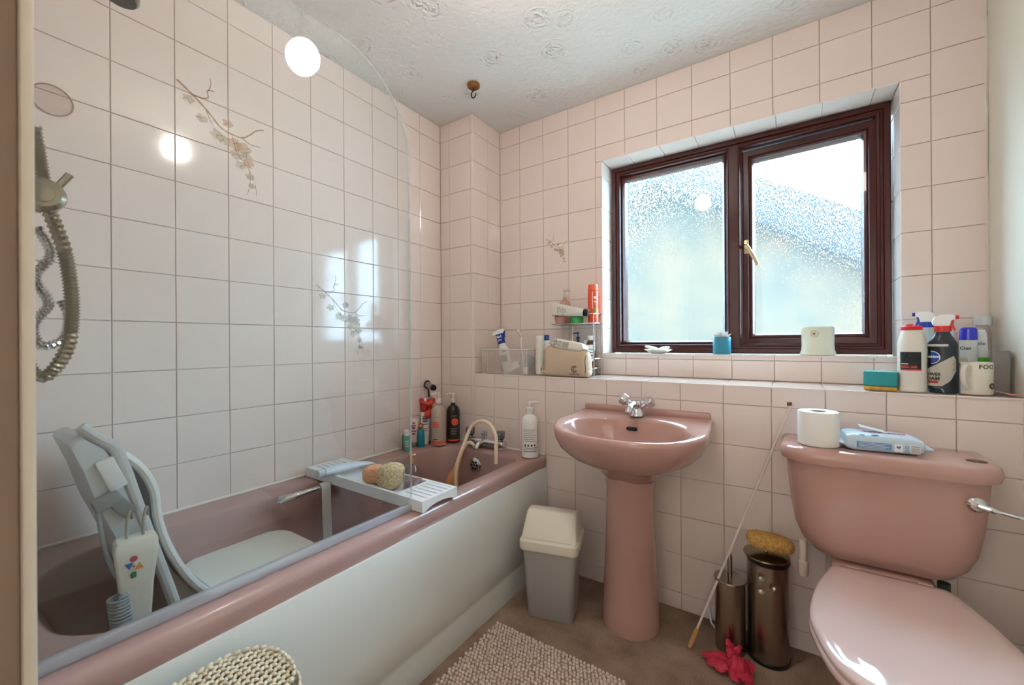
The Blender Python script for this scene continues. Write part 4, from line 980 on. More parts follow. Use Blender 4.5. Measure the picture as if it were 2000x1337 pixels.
for (x, y, s_, m) in ((-.018, -.044, .010, WBB), (-.046, -.046, .007, WBD)):
    q = MB(); q.prism([(0, -s_), (s_ * .8, 0), (s_ * .8, s_ * .4), (s_ * .4, s_ * .6), (0, s_ * .35), (-s_ * .4, s_ * .6), (-s_ * .8, s_ * .4), (-s_ * .8, 0)], .0005, Matrix.Translation((x, y, .0463))); q.build('blue_heart', m, wp, smooth=False)
RDP = mat('wipes_red_print', '#c3455c', .5)
for k, (x, w) in enumerate([(-.030 + i * .0105, .0075) for i in range(9)]):
    q = MB(); q.box((x, .006 - .002 * (k % 2), .0464), (w, .010, .0005)); q.build('red_lettering', RDP, wp, smooth=False)
q = MB(); q.box((-.012, .020, .0535), (.060, .034, .0012), .0004, rot=(4, 13, 0)); q.build('raised_flap', mat('flap_white', '#dfe6ec', .3), wp, smooth=False)

# ================================================================== on the right end of the ledge
LZ = LEDGE + .0022
sg = thing('scouring_sponge', 'teal and yellow scouring sponge on the right part of the ledge', 'sponge', (1.862, -.192, LZ), face_cam(1.862, -.192, -6))
q = MB(); q.box((0, 0, .006), (.080, .050, .012), .003); q.build('yellow_layer', SPM('yellow_foam', '#c9a04e', '#b98d3c'), sg)
q = MB(); q.box((0, 0, .036), (.081, .051, .047), .004); q.build('teal_block', mat('teal_foam', '#2f8f92', .8, bump=(220, .5, .002)), sg)
sa = thing('salt_bottle', 'white table salt bottle with red lid and black label on the ledge', 'bottle', (1.932, -.203, LZ), face_cam(1.932, -.203))
SALTP = mat('salt_plastic', '#e3dccf', .35); r = .0325
MB().lathe([(.028, 0), (.0315, .003), (r, .010), (r, .012), (.0318, .028), (r, .030), (r, .128), (.0318, .132), (r, .136), (r, .148), (.029, .166), (.0245, .184), (.0235, .188)], 40).build('body', SALTP, sa)
MB().lathe([(.0240, .1885), (.0250, .190), (.0250, .199), (.0235, .201), (.0, .2015)], 32).build('lid', REDP, sa)
q = MB(); q.box((-.004, -.004, .2045), (.016, .008, .005), .002); q.build('lid_tab', REDP, sa)
patch(r, -.029, .022, .068, .122, mat('black_label', '#17181f', .45), sa, 'black_label'); patch(r, -.029, .022, .0655, .0695, REDP, sa, 'red_stripe', lift=.0004)
text('table salt', .0105, mat('orange_red_print', '#e2503a', .5), sa, (-.007, 0, .077), wrap=r, zwrap=.0007, bold=.0003)
patch(r, -.026, -.008, .0845, .0868, WHITEINK, sa, 'brand_line', lift=.0006, n=6)
for k in range(5): patch(r, -.026 + .005 * (k * 3 % 5), -.0252 + .005 * (k * 3 % 5), .096 + .005 * k, .0968 + .005 * k, WHITEINK, sa, 'speck', lift=.0006, n=1)
dm = thing('spray_cleaner', 'black spray cleaner bottle with white trigger and red collar on the ledge', 'spray bottle', (1.999, -.203, LZ), face_cam(1.999, -.203))
DMB = mat('black_navy_bottle', '#20262e', .28)
def flatring(hw, hd, z, n=40): return [(hw * math.cos(2 * math.pi * i / n), hd * math.sin(2 * math.pi * i / n), z) for i in range(n)]
MB().loft([flatring(a, b_, z) for z, a, b_ in ((0, .030, .021), (.004, .0325, .024), (.10, .0325, .024), (.128, .0315, .024), (.140, .0325, .024), (.150, .0310, .024), (.160, .0255, .021), (.170, .020, .018), (.178, .0165, .0155), (.182, .016, .015))]).build('body', DMB, dm)
sy = .024 / .0325
def fpatch(x0, x1, z0, z1, m, name='print', lift=.0004, n=10):
    """print on the flattened bottle front"""
    q = MB(); rows = []
    for z in (z0, z1): rows.append([(x, -(.024 + lift) * math.sqrt(max(0, 1 - (x / .0327) ** 2)) - lift, z) for x in [x0 + (x1 - x0) * k / n for k in range(n + 1)]])
    q.loft(rows, False, False, close=False); return q.build(name, m, dm)
def fpoly(pts, m, name, lift=.0006):
    q = MB(); q.add([(x, -(.024 + lift) * math.sqrt(max(0, 1 - (x / .0327) ** 2)) - lift, z) for x, z in pts], [tuple(range(len(pts)))]); return q.build(name, m, dm, smooth=False)
def ftext(s_, size, x, z, m, name='lettering', bold=.0, sx=1.0, lift=.001):
    o = text(s_, size, m, dm, (0, 0, 0), bold=bold, sx=sx, name=name)
    for v in o.data.vertices:
        xx = v.co.x + x; v.co = (xx, -(.024 + lift) * math.sqrt(max(0, 1 - (xx / .0327) ** 2)) - lift, v.co.z + z)
    return o
PALE = mat('pale_label', '#bcb4a8', .5)
for k in range(12):                                     # pale slanting label area in strips that follow the bottle
    xa, xb = -.0315 + k * .0049, -.0315 + (k + 1) * .0049; za = lambda x: .072 + (x + .0315) * .72 - (max(0, x - .0225) * 3.2)
    zb = lambda x: .021 + max(0, (x + .002) * .9 if x < .016 else .0162 + (x - .016) * 2.6)
    pts = [(xa, min(zb(xa), za(xa))), (xb, min(zb(xb), za(xb))), (xb, za(xb)), (xa, za(xa))]; fpoly(pts, PALE, 'pale_area', .0005)
DB = mat('logo_blue', '#1d4fa8', .4); cxl, czl = -.024, .106
arc = lambda r_, a0, a1, n=16: [(max(-.0315, cxl + r_ * math.cos(math.radians(a0 + (a1 - a0) * k / n))), czl + r_ * math.sin(math.radians(a0 + (a1 - a0) * k / n))) for k in range(n + 1)]
fpoly(arc(.0195, -90, 90), WHITEINK, 'logo_ring', .0006); fpoly(arc(.0175, -90, 90), DB, 'logo_disc', .0008)
fpoly([(-.0315, .0925), (-.016, .099), (-.014, .096), (-.0315, .0885)], REDP, 'logo_swoosh', .0010)
ftext('estos', .0125, -.0175, .1085, WHITEINK, bold=.0004, lift=.0014)
fpatch(-.0315, .012, .1385, .1455, mat('silver_strip', '#c9c9c4', .3), 'silver_strip')
ftext('OWER', .0125, -.0200, .0555, INK, bold=.0004, sx=.85); ftext('OAM', .0150, -.0205, .0425, INK, bold=.0005, sx=.85)
fpatch(-.0310, -.010, .0290, .0360, mat('brick_red_print', '#b23a36', .5), 'red_box', .0007)
for z in (.094, .077):
    q = MB(); q.tube([(.0235 + .0036 * math.cos(a), -.0175, z + .0036 * math.sin(a)) for a in [k * math.pi / 8 for k in range(16)]], .0004, 4, closed=True); q.build('symbol_ring', INK, dm)
    fpatch(.0195, .0270, z - .0085, z - .0060, PALEINK, 'small_print', .0008, 4)
fpoly([(-.030, .003), (.004, .003), (.000, .014), (-.016, .019), (-.029, .010)], mat('tap_picture', '#8a8fa0', .4), 'tap_picture', .0008)
def trigger_head(t, z, mw, mc, mtr, s_=1.0, side=1):
    """spray head: collar, hood and trigger; nozzle towards side*x"""
    MB().loft([flatring(.0195 * s_, .017 * s_, z), flatring(.0200 * s_, .0175 * s_, z + .003), flatring(.0195 * s_, .017 * s_, z + .016 * s_), flatring(.016 * s_, .014 * s_, z + .018 * s_)]).build('collar', mc, t)
    pr_ = [(-.021, .020), (-.024, .030), (-.018, .046), (-.004, .053), (.018, .053), (.028, .049), (.028, .038), (.020, .034), (.016, .018), (-.016, .018)]
    q = MB(); q.loft([[(side * x * s_ * k, y, z + (h_ - .018) * s_ + .018 * s_) for x, h_ in pr_] for y, k in ((-.012 * s_, .92), (-.009 * s_, 1), (.009 * s_, 1), (.012 * s_, .92))]); q.build('hood', mw, t)
    q = MB(); q.tube([(side * .028 * s_, 0, z + .0445 * s_), (side * .036 * s_, 0, z + .0445 * s_)], [.0065 * s_, .0058 * s_], 12); q.build('nozzle', mtr, t)
    q = MB(); pt = [(.018, .036), (.026, .038), (.024, .022), (.030, .004), (.026, .002), (.017, .016)]
    q.loft([[(side * x * s_, y, z + h_ * s_) for x, h_ in pt] for y in (-.006 * s_, .006 * s_)]); q.build('trigger', mtr, t)
trigger_head(dm, .1825, WHITEP, REDP, REDP, .95, 1)
bsp = thing('spray_cleaner', 'clear spray bottle with white and blue trigger behind the black one', 'spray bottle', (1.990, -.085, LZ), face_cam(1.990, -.085))
MB().loft([flatring(a, b_, z) for z, a, b_ in ((0, .026, .018), (.004, .029, .020), (.13, .029, .020), (.168, .027, .019), (.188, .018, .015), (.199, .0145, .0135))]).build('body', mat('milky_clear', '#c9d6da', .2, alpha=.7), bsp)
trigger_head(bsp, .1995, WHITEP, BLUEP, BLUEP, .95, -1)
de = thing('deodorant', 'white oval deodorant with a bright blue cap behind the mug', 'deodorant', (2.072, -.125, LZ), face_cam(2.072, -.125))
MB().loft([flatring(a, b_, z) for z, a, b_ in ((0, .017, .012), (.003, .0195, .014), (.155, .0195, .014), (.157, .018, .013))]).build('body', mat('deo_white', '#d2d5d2', .3), de)
MB().loft([flatring(a, b_, z) for z, a, b_ in ((.1575, .0190, .0135), (.158, .0195, .014), (.186, .0190, .0136), (.193, .0165, .012), (.1955, .011, .008), (.196, .003, .002))]).build('cap', mat('deep_blue_gloss', '#1623b8', .15, coat=.4), de)
o = text('Cien', .0125, INK, de, (0, 0, 0), bold=.0003)
for v in o.data.vertices:
    xx = v.co.x - .006; v.co = (xx, -.0147 * math.sqrt(max(0, 1 - (xx / .0199) ** 2)) - .0006, v.co.z + .132)
pk = thing('lotion_bottle', 'pale bottle with a pink label between black spray and deodorant', 'bottle', (2.043, -.098, LZ), face_cam(2.043, -.098))
MB().lathe([(.014, 0), (.016, .003), (.016, .150), (.013, .160), (.012, .162), (.012, .182), (.010, .184)], 24).build('body', mat('pale_lilac', '#d5cdd0', .3), pk)
patch(.016, -.012, .016, .085, .128, mat('pink_label', '#c9709a', .4), pk, 'pink_label')
ct = thing('small_carton', 'small beige medicine carton standing behind the mug handle', 'box', (2.047, -.150, LZ), face_cam(2.047, -.150))
q = MB(); q.box((0, 0, .0525), (.034, .016, .105), .0008); q.build('carton', mat('beige_card', '#b5ad93', .7), ct)
for k in range(4):
    q = MB(); q.box((0, -.0083, .098 - k * .006), (.028 - .006 * (k % 2), .0004, .0016)); q.build('small_print', PALEINK, ct, smooth=False)
gt = thing('cream_tube', 'white tube with a bright green band leaning beside the deodorant', 'tube', (2.103, -.107, LZ), face_cam(2.103, -.107))
q = MB(); q.loft([flatring(a, b_, z) for z, a, b_ in ((0, .013, .011), (.03, .014, .011), (.10, .0155, .010), (.175, .012, .003), (.188, .008, .0015))]); q.build('tube_body', mat('tube_white', '#e3e7e2', .3), gt)
q = MB(); q.loft([flatring(a, b_, z) for z, a, b_ in ((.055, .0150, .0112), (.104, .0159, .0104))], False, False); q.build('green_band', mat('lime_band', '#57b526', .35), gt)
o = text('ple', .016, INK, gt, (0, -.0095, .146))
cbt = thing('clear_bottle', 'tall clear bottle with a pale lid in the right corner of the ledge', 'bottle', (2.118, -.060, LZ))
MB().lathe([(.018, 0), (.020, .003), (.020, .175), (.016, .196), (.012, .202)], 24).build('body', mat('smoky_clear', '#c3b4ac', .12, alpha=.45), cbt)
MB().lathe([(.0205, .2025), (.021, .205), (.021, .228), (.0195, .230)], 24).build('lid', mat('frosted_lid', '#d6dadc', .25, alpha=.85), cbt)
tm = thing('square_tumbler', 'grey translucent square tumbler against the right wall on the ledge', 'tumbler', (2.124, -.165, LZ), math.radians(-6))
q = MB(); P0 = lambda h, z, r_=.003: [(x, y, z) for x, y in rrect(-h, h, -h, h, r_, 3)]
q.loft([P0(.0150, .003), P0(.0165, .125), P0(.0180, .125), P0(.0170, 0)], True, True); q.build('walls', mat('grey_translucent', '#8a847e', .2, alpha=.75), tm)
mg = thing('mug', 'cream mug with black lettering at the right end of the ledge', 'mug', (2.066, -.196, LZ), face_cam(2.066, -.196))
MUG = mat('mug_cream', '#ddd6c6', .2, coat=.3); r = .0375
q = MB(); n = 44; pr = [(.034, 0), (.0365, .002), (r, .005), (r, .091), (.0365, .093), (.0345, .091), (.0340, .006), (.004, .0055)]
rr = [[(a * math.cos(2 * math.pi * i / n), a * math.sin(2 * math.pi * i / n), z) for i in range(n)] for a, z in pr]; q.loft(rr, True, True); q.build('cup', MUG, mg)
ha = math.radians(-20); H = lambda d, z: (d * math.sin(ha), -d * math.cos(ha), z)
q = MB(); q.tube(catmull([H(.035, .078), H(.050, .084), H(.063, .070), H(.064, .048), H(.052, .026), H(.036, .018)], 6), [.0065] * 31, 12); q.build('handle', MUG, mg)
text('FOO', .0170, mat('mug_black', '#2a2826', .5), mg, (.026, 0, .080), wrap=r, bold=.0003); text('LL', .0150, MATS['mug_black'], mg, (-.044, 0, .081), wrap=r, bold=.0003)
patch(r, -.056, -.030, .004, .091, mat('mug_blue', '#a3c8d6', .25), mg, 'blue_panel', lift=.0002)
q = MB()
for k in range(7):
    a = k * .9; x, z = .040 + .007 * math.cos(a), .026 + .006 * math.sin(a); pts = [(x + .0040 * math.cos(b_ * math.pi / 4), z + .0034 * math.sin(b_ * math.pi / 4)) for b_ in range(8)]
    q.add([((r + .0006) * math.sin(px_ / r), -(r + .0006) * math.cos(px_ / r), pz) for px_, pz in pts], [tuple(range(8))])
q.build('flower_print', mat('brown_print', '#4c4236', .5), mg, smooth=False)
ps = thing('plastic_spoon', 'pink plastic spoon lying beside the mug on the ledge end', 'spoon', (2.122, -.214, LZ), math.radians(-35))
q = MB(); q.loft([[(x, w * math.cos(k * math.pi / 6), .004 + zz + h_ * math.sin(k * math.pi / 6)) for k in range(12)] for x, w, h_, zz in ((-.045, .002, .001, .010), (-.02, .0025, .0012, .008), (-.004, .003, .0012, .004), (.004, .008, .0022, .0016), (.014, .011, .0028, 0), (.022, .008, .002, .0006), (.026, .002, .001, .001))]); q.build('spoon', mat('pink_plastic', '#d98c94', .3), ps)

# ================================================================== on the window sill
SZ = WZ0 + .0015
ds = thing('soap_dish', 'small white scalloped soap dish on the left of the window sill', 'dish', (1.108, .048, SZ))
q = MB(); n = 40; rr = []
for r_, z in ((.022, 0), (.030, .001), (.050, .012), (.061, .018), (.062, .0195), (.049, .014), (.030, .0045), (.002, .004)):
    rr.append([(r_ * (1 + (.05 * math.cos(8 * 2 * math.pi * i / n) if r_ > .045 else 0)) * math.cos(2 * math.pi * i / n), .78 * r_ * (1 + (.05 * math.cos(8 * 2 * math.pi * i / n) if r_ > .045 else 0)) * math.sin(2 * math.pi * i / n), z) for i in range(n)])
q.loft(rr).build('dish', mat('porcelain', '#eef0f0', .15, coat=.3), ds)
SOAP = mat('cream_soap', '#e4d8b8', .4, sss=.2)
for lab, x, y, z, sx_, rz, ry in (('longer cream soap bar resting on the left of the soap dish', -.026, .0, .026, .036, 20, 14), ('shorter cream soap bar resting on the right of the soap dish', .026, .002, .0245, .030, -20, -12)):
    q = MB(); q.ell((0, 0, 0), (sx_, .016, .0085), 20, 12); o = q.build('soap_bar', SOAP); o.location = (1.108 + x, .048 + y, SZ + z); o.rotation_euler = (0, math.radians(ry), math.radians(rz)); tag(o, lab, 'soap', 'soap bars in the white dish')
tp = thing('plant_pot', 'small teal ribbed pot in front of the window mullion', 'pot', (1.377, .055, SZ))
q = MB(); n = 72; rr = []
for r_, z in ((.032, 0), (.0345, .002), (.0355, .006), (.0355, .072), (.0345, .0745), (.0325, .073), (.0320, .064), (.002, .063)):
    rr.append([(r_ * (1 + (.008 * math.cos(36 * 2 * math.pi * i / n) if .005 < z < .073 and r_ > .034 else 0)) * math.cos(2 * math.pi * i / n), r_ * math.sin(2 * math.pi * i / n), z) for i in range(n)])
q.loft(rr).build('pot', mat('teal_glaze', '#2c7d92', .35), tp)
sc_ = thing('succulent', 'white spiky artificial succulent in the teal pot', 'plant', (1.377, .055, SZ + .0655))
LEAFM = mat('white_leaf', '#dcdad6', .5, sss=.2)
lf = MB(); lf.loft([[(.004 * k, 0, 0) for k in (0,)] * 6][:0] or [[(w * math.cos(a * math.pi / 3), t_ * math.sin(a * math.pi / 3), z) for a in range(6)] for z, w, t_ in ((0, .003, .002), (.010, .0055, .0026), (.022, .005, .002), (.032, .0022, .0012), (.037, .0004, .0004))])
lo = lf.build('leaf', LEAFM, sc_); lme = lo.data; first = True
for ring_, (cnt, tilt) in enumerate(((5, 12), (8, 34), (10, 56))):
    for k in range(cnt):
        o = lo if first else bpy.data.objects.new('leaf', lme)
        if not first: COL.objects.link(o); o.parent = sc_
        first = False
        o.matrix_local = Matrix.Rotation(2 * math.pi * (k + ring_ * .37) / cnt, 4, 'Z') @ Matrix.Translation((.004 * ring_, 0, .002)) @ Matrix.Rotation(math.radians(tilt), 4, 'Y')
cp = thing('cream_pot', 'cream ceramic pot with a heart button on the right of the sill', 'pot', (1.712, .050, SZ), face_cam(1.712, .05))
CRP = mat('cream_glaze', '#dfe0cc', .25, coat=.2)
MB().lathe([(.052, 0), (.0575, .002), (.0575, .006), (.0535, .018), (.0520, .030), (.0525, .034), (.0515, .038), (.0520, .060), (.0525, .104), (.0535, .107), (.0520, .110), (.0495, .108), (.049, .05), (.004, .045)], 44).build('pot', CRP, cp)
q = MB(); t_ = MB(); t_.lathe([(.0135, 0), (.014, .0015), (.012, .0035), (.009, .003), (.0, .003)], 24); q.merge(t_, Matrix.Translation((-.010, -.0515, .082)) @ eul((90, 0, -11))); q.build('button', mat('button_cream', '#cfc6b2', .4), cp)
q = MB(); s_ = .0055; q.prism([(0, -s_), (s_ * .9, 0), (s_ * .8, s_ * .6), (s_ * .4, s_ * .75), (0, s_ * .4), (-s_ * .4, s_ * .75), (-s_ * .8, s_ * .6), (-s_ * .9, 0)], .002, Matrix.Translation((-.0108, -.0553, .082)) @ eul((90, 0, -11))); q.build('heart', mat('heart_brown', '#8a6a58', .5), cp)

# ================================================================== left end of the ledge: clear box, pouch, wire rack
bxo = thing('clear_plastic_box', 'clear plastic storage box full of toiletries on the left of the ledge', 'storage box', (.418, -.166, LZ))
CLB = mat('clear_box', '#e6dcd4', .12, alpha=.26)
hx_, hy, hh = .137, .068, .122
for nm, c, s_ in (('front_wall', (0, -hy, hh / 2), (2 * hx_, .002, hh)), ('rear_wall', (0, hy, hh / 2), (2 * hx_, .002, hh)), ('end_wall', (-hx_, 0, hh / 2), (.002, 2 * hy - .002, hh)), ('end_wall', (hx_, 0, hh / 2), (.002, 2 * hy - .002, hh)), ('floor_panel', (0, 0, .001), (2 * hx_ - .002, 2 * hy - .002, .002))):
    q = MB(); q.box(c, s_); q.build(nm, CLB, bxo, smooth=False)
q = MB(); q.tube([(x, y, hh) for x, y in rrect(-hx_, hx_, -hy, hy, .008, 3)], .0042, 8, closed=True); q.build('rim', mat('box_rim', '#e4e2dd', .2, alpha=.75), bxo)
for x, y in ((-hx_, -hy), (hx_, -hy), (hx_, hy), (-hx_, hy), (-hx_ + .035, -hy)):
    q = MB(); q.tube([(x, y, .002), (x, y, hh)], .0022, 6); q.build('corner_rib', MATS['box_rim'], bxo)
# leaning spray bottle with the blue label
nb = thing('spray_cleaner', 'white spray bottle with a blue label leaning in the clear box', 'spray bottle', (.405, -.168, LZ + .006), rot=(0, math.radians(-15), math.radians(14)))
MILK = mat('milk_plastic', '#dde0da', .3)
MB().loft([flatring(a, b_, z) for z, a, b_ in ((0, .026, .017), (.004, .028, .019), (.085, .028, .019), (.112, .030, .020), (.128, .027, .019), (.145, .017, .014), (.152, .016, .013))]).build('body', MILK, nb)
NBL = mat('royal_blue_label', '#123a95', .35)
MB().loft([flatring(a, b_, z) for z, a, b_ in ((.1525, .018, .0145), (.155, .0195, .0155), (.186, .022, .0165), (.204, .0235, .0170))]).build('blue_collar', NBL, nb)
q = MB(); pr_ = [(-.034, .204), (-.036, .210), (-.024, .222), (.010, .228), (.030, .226), (.038, .218), (.024, .204)]
q.loft([[(x * k, y, z) for x, z in pr_] for y, k in ((-.013, .92), (-.010, 1), (.010, 1), (.013, .92))]); q.build('hood', WHITEP, nb)
q = MB(); q.loft([[(x, y, z) for x, z in ((.022, .204), (.034, .214), (.028, .196), (.026, .178), (.021, .180))] for y in (-.006, .006)]); q.build('trigger', NBL, nb)
o = text('No1', .0185, WHITEINK, nb, (-.001, -.0178, .190), bold=.0008)
for k in range(2):
    q = MB(); q.box((-.001, -.0172, .174 - k * .006), (.022, .0006, .0018)); q.build('small_print', WHITEINK, nb, smooth=False)
q = MB(); q.box((0, -.0196, .073), (.034, .0010, .036)); q.build('grey_label', mat('grey_label', '#8d8f98', .5), nb, smooth=False)
q = MB(); q.prism([(-.010, -.003), (.012, -.003), (.010, .005), (.006, .006)], .0008, Matrix.Translation((.004, -.0208, .110)) @ eul((90, 0, 0))); q.build('red_mark', mat('maroon', '#8e3040', .5), nb, smooth=False)
# toothbrush-like brush and small bottles in the box
t = thing('back_brush', 'white plastic brush handle sticking out of the clear box', 'brush', (.462, -.130, LZ + .006))
q = MB(); q.tube(catmull([(.012, 0, .0), (.004, 0, .08), (-.006, 0, .145), (-.004, 0, .175), (-.014, 0, .205), (-.026, 0, .222)], 5), [.0045] * 12 + [.0055] * 5 + [.006] * 5 + [.004] * 4, 8); q.build('handle', WHITEP, t)
q = MB(); q.box((-.012, -.003, .196), (.010, .016, .034), .004, rot=(0, -30, 0)); q.build('bristle_head', mat('bristle', '#d8bfae', .8), t)
t = thing('clear_pump', 'empty clear pump bottle behind the spray bottle in the clear box', 'bottle', (.315, -.128, LZ + .0045))
MB().lathe([(.020, 0), (.022, .003), (.022, .10), (.018, .118), (.010, .122), (.010, .145), (.013, .147), (.013, .153), (.006, .156), (.006, .172)], 20).build('body', mat('rosy_clear', '#dcc4bc', .2, alpha=.6), t)
t = thing('soap_packet', 'white crumpled packet lying low in the clear box', 'packet', (.455, -.190, LZ + .004), rot=(math.radians(-20), math.radians(-24), 0))
q = MB(); q.box((0, 0, .036), (.066, .018, .040), .005); q.build('packet', WHITEP, t)
q = MB(); q.tube([(-.014, -.0102, .030), (-.012, -.0102, .044), (-.004, -.0102, .040)], .0016, 6); q.build('grey_mark', PALEINK, t)
t = thing('blue_packet', 'grey-blue packet behind the white one in the clear box', 'packet', (.505, -.150, LZ + .004), rot=(0, math.radians(18), 0))
q = MB(); q.box((0, 0, .048), (.056, .014, .085), .004); q.build('packet', mat('slate_packet', '#7d93a0', .5), t)
t = thing('small_jar', 'tiny white jar at the right end of the clear box', 'jar', (.528, -.200, LZ + .0035)); MB().lathe([(.012, 0), (.0135, .002), (.0135, .020)], 18).build('jar', WHITEP, t); MB().lathe([(.0145, .0205), (.0145, .030), (.012, .032)], 18).build('lid', WHITEP, t)
t = thing('lotion_bottle', 'tall white lotion bottle between clear box and beige pouch', 'bottle', (.592, -.170, LZ), face_cam(.592, -.170))
MB().lathe([(.019, 0), (.0215, .003), (.0215, .150), (.020, .156), (.0205, .158), (.0205, .188), (.018, .192)], 28).build('body', mat('ivory_bottle', '#dfd9ce', .3), t)
patch(.0215, .004, .008, .022, .034, INK, t, 'black_mark', n=2)
t = thing('lotion_bottle', 'white bottle with a blue cap behind the beige pouch', 'bottle', (.602, -.116, LZ))
MB().lathe([(.018, 0), (.020, .003), (.020, .150), (.014, .165), (.0115, .168)], 24).build('body', WHITEP, t); MB().lathe([(.0125, .1685), (.0130, .170), (.0130, .194), (.012, .196)], 20).build('cap', mat('mid_blue_cap', '#1e4f95', .3), t)

# beige pouch with a printed emblem
po_ = thing('fabric_pouch', 'beige fabric pouch with a round emblem standing on the ledge', 'pouch', (.757, -.196, LZ), math.radians(-4))
PCH = mat('beige_fabric', '#cbb8a2', .8, spec=.2, bump=(90, .3, .002), vary=(7, '#bda88f', .3))
q = MB(); rr = []
for z, hw, hd, b_ in ((0, .106, .026, 0), (.006, .118, .034, 0), (.02, .120, .040, .002), (.06, .119, .040, .003), (.095, .117, .034, -.002), (.118, .112, .024, 0), (.130, .104, .014, 0)):
    ring = []
    for i, (x, y) in enumerate(rrect(-hw, hw, -hd, hd, hd * .8, 6)):
        w = .003 * math.sin(x * 60 + z * 70) * math.sin(z * 24); ring.append((x, y + w + b_, z + (.010 * math.sin((x / hw) * 1.5) * (-1) if z > .09 else 0)))
    rr.append(ring)
q.loft(rr).build('bag', PCH, po_, angle=70)
q = MB(); q.ell((-.104, -.012, .017), (.020, .022, .017), 14, 10); q.ell((.106, -.010, .018), (.020, .024, .018), 14, 10); q.build('corner_folds', PCH, po_)
q = MB(); q.tube(catmull([(.108, -.030, .010), (.112, -.036, .040), (.110, -.036, .075), (.112, -.026, .10)], 6), .0016, 6); q.build('seam', mat('dark_seam', '#4b4640', .7), po_)
BRN = mat('brown_print_pouch', '#5f4a3c', .7)
q = MB(); q.tube([(.058 + .014 * math.cos(a), -.0415, .036 + .014 * math.sin(a)) for a in [math.radians(40 + k * 280 / 20) for k in range(21)]], .0017, 6); q.tube([(.060 + .008 * math.cos(a), -.0415, .036 + .008 * math.sin(a)) for a in [math.radians(60 + k * 240 / 16) for k in range(17)]], .0014, 6); q.build('emblem', BRN, po_)
for k in range(8):
    q = MB(); q.box((.035 + k * .0065, -.0412, .013), (.0036, .0008, .0060 - .0012 * (k % 3))); q.build('printed_letter', BRN, po_, smooth=False)
wk = thing('wipes_packet', 'white packet with black symbols lying on top of the beige pouch', 'packet', (.762, -.190, LZ + .118), rot=(math.radians(-10), math.radians(9), math.radians(-4)))
WKM = mat('white_foil', '#e2e0d3', .4, bump=(50, .3, .002))
pillow(.082, .034, .046, WKM, 'packet', wk, fl=.022)
for (x, z, r_) in ((-.055, .022, .009), (-.070, .032, .004), (-.066, .014, .004), (-.036, .030, .005), (-.036, .014, .005), (-.060, .036, .003)):
    q = MB(); q.tube([(x + r_ * math.cos(a), -.0348, z + r_ * math.sin(a)) for a in [k * math.pi / 7 for k in range(14)]], .0009, 5, closed=True); q.build('symbol', INK, wk)
q = MB(); q.box((-.055, -.0347, .022), (.004, .001, .004)); q.build('symbol', INK, wk, smooth=False)
for k in range(9):
    q = MB(); q.box((-.022 + k * .0038, -.0346, .022), (.0018, .0006, .026)); q.build('barcode_line', PALEINK, wk, smooth=False)
t = thing('pink_packet', 'folded pink packet peeking out of the left of the pouch', 'packet', (.662, -.186, LZ + .112), rot=(0, math.radians(-24), 0))
q = MB(); q.ell((0, 0, .012), (.034, .022, .016), 16, 10); q.build('packet', mat('rose_packet', '#d49a92', .5), t)

# chrome wire rack, two tiers
wr_ = thing('wire_rack', 'two-tier chrome wire rack at the left edge of the window', 'wire rack', (.735, -.062, LZ))
def wire(pts, r_=.0022, closed=False, name='wire'): q = MB(); q.tube(pts, r_, 6, closed=closed); return q.build(name, CHROME, wr_)
for zs in (.034, .248):
    wire([(x, y, zs) for x, y in rrect(-.108, .125, -.058, .056, .02, 3)], .0026, True, 'tier_frame'); wire([(x, y, zs + .045) for x, y in rrect(-.108, .125, -.058, .056, .02, 3)], .0022, True, 'tier_rail')
    for k in range(7): wire([(-.100 + k * .035, -.057, zs), (-.100 + k * .035, .055, zs)], .0014, name='tier_bar')
    q = MB(); q.box((.0085, -.001, zs), (.226, .108, .0012)); q.build('tier_plate', mat('grey_metal', '#b9bcbd', .25, .9), wr_, smooth=False)
for x, y in ((-.102, .050), (.118, .050), (.118, -.050), (-.040, .052)): wire([(x, y, 0), (x, y, .295)], .0030, name='post')
RZ1, RZ0 = LZ + .2495, LZ + .0355
t = thing('aerosol_can', 'orange-red aerosol can on the upper tier of the wire rack', 'can', (.830, -.062, RZ1), face_cam(.83, -.06))
ORC = mat('orange_can', '#e4532f', .35)
MB().lathe([(.022, 0), (.0245, .003), (.0245, .150), (.022, .156)], 28).build('can', ORC, t); MB().lathe([(.0240, .1565), (.0245, .158), (.0240, .184), (.022, .187)], 28).build('cap', mat('orange_cap', '#ee6a45', .35), t)
patch(.0245, -.003, -.001, .07, .150, WHITEINK, t, 'white_line', n=2); patch(.0245, .003, .016, .118, .128, WHITEINK, t, 'white_block', n=5); patch(.0245, .003, .018, .050, .072, mat('leaf_green', '#6aa045', .4), t, 'green_block', n=5); patch(.0245, .003, .014, .100, .106, WHITEINK, t, 'white_block', n=5)
t = pump_bottle('pump_bottle', 'rosy clear pump bottle at the back of the upper rack tier', (.668, -.040, RZ1), .026, .125, mat('rosy_bottle', '#cf9f8e', .2, alpha=.8), CLEARP, 0, .045, pump_dir=20)
t = thing('jar', 'green tub on the upper rack tier under the white tube', 'jar', (.752, -.080, RZ1)); MB().lathe([(.030, 0), (.033, .003), (.033, .030), (.030, .032)], 28).build('tub', mat('green_tub', '#3f9a55', .35), t); MB().lathe([(.0335, .0325), (.0335, .042), (.031, .044)], 28).build('lid', mat('green_lid', '#4aa562', .35), t)
t = thing('jar', 'small pinkish tub at the left of the upper rack tier', 'jar', (.665, -.088, RZ1)); MB().lathe([(.018, 0), (.024, .004), (.028, .034)], 24).build('tub', mat('dusky_tub', '#b98a7c', .4), t); MB().lathe([(.0285, .0345), (.029, .044), (.027, .046)], 24).build('lid', mat('umber_lid', '#8e7666', .4), t)
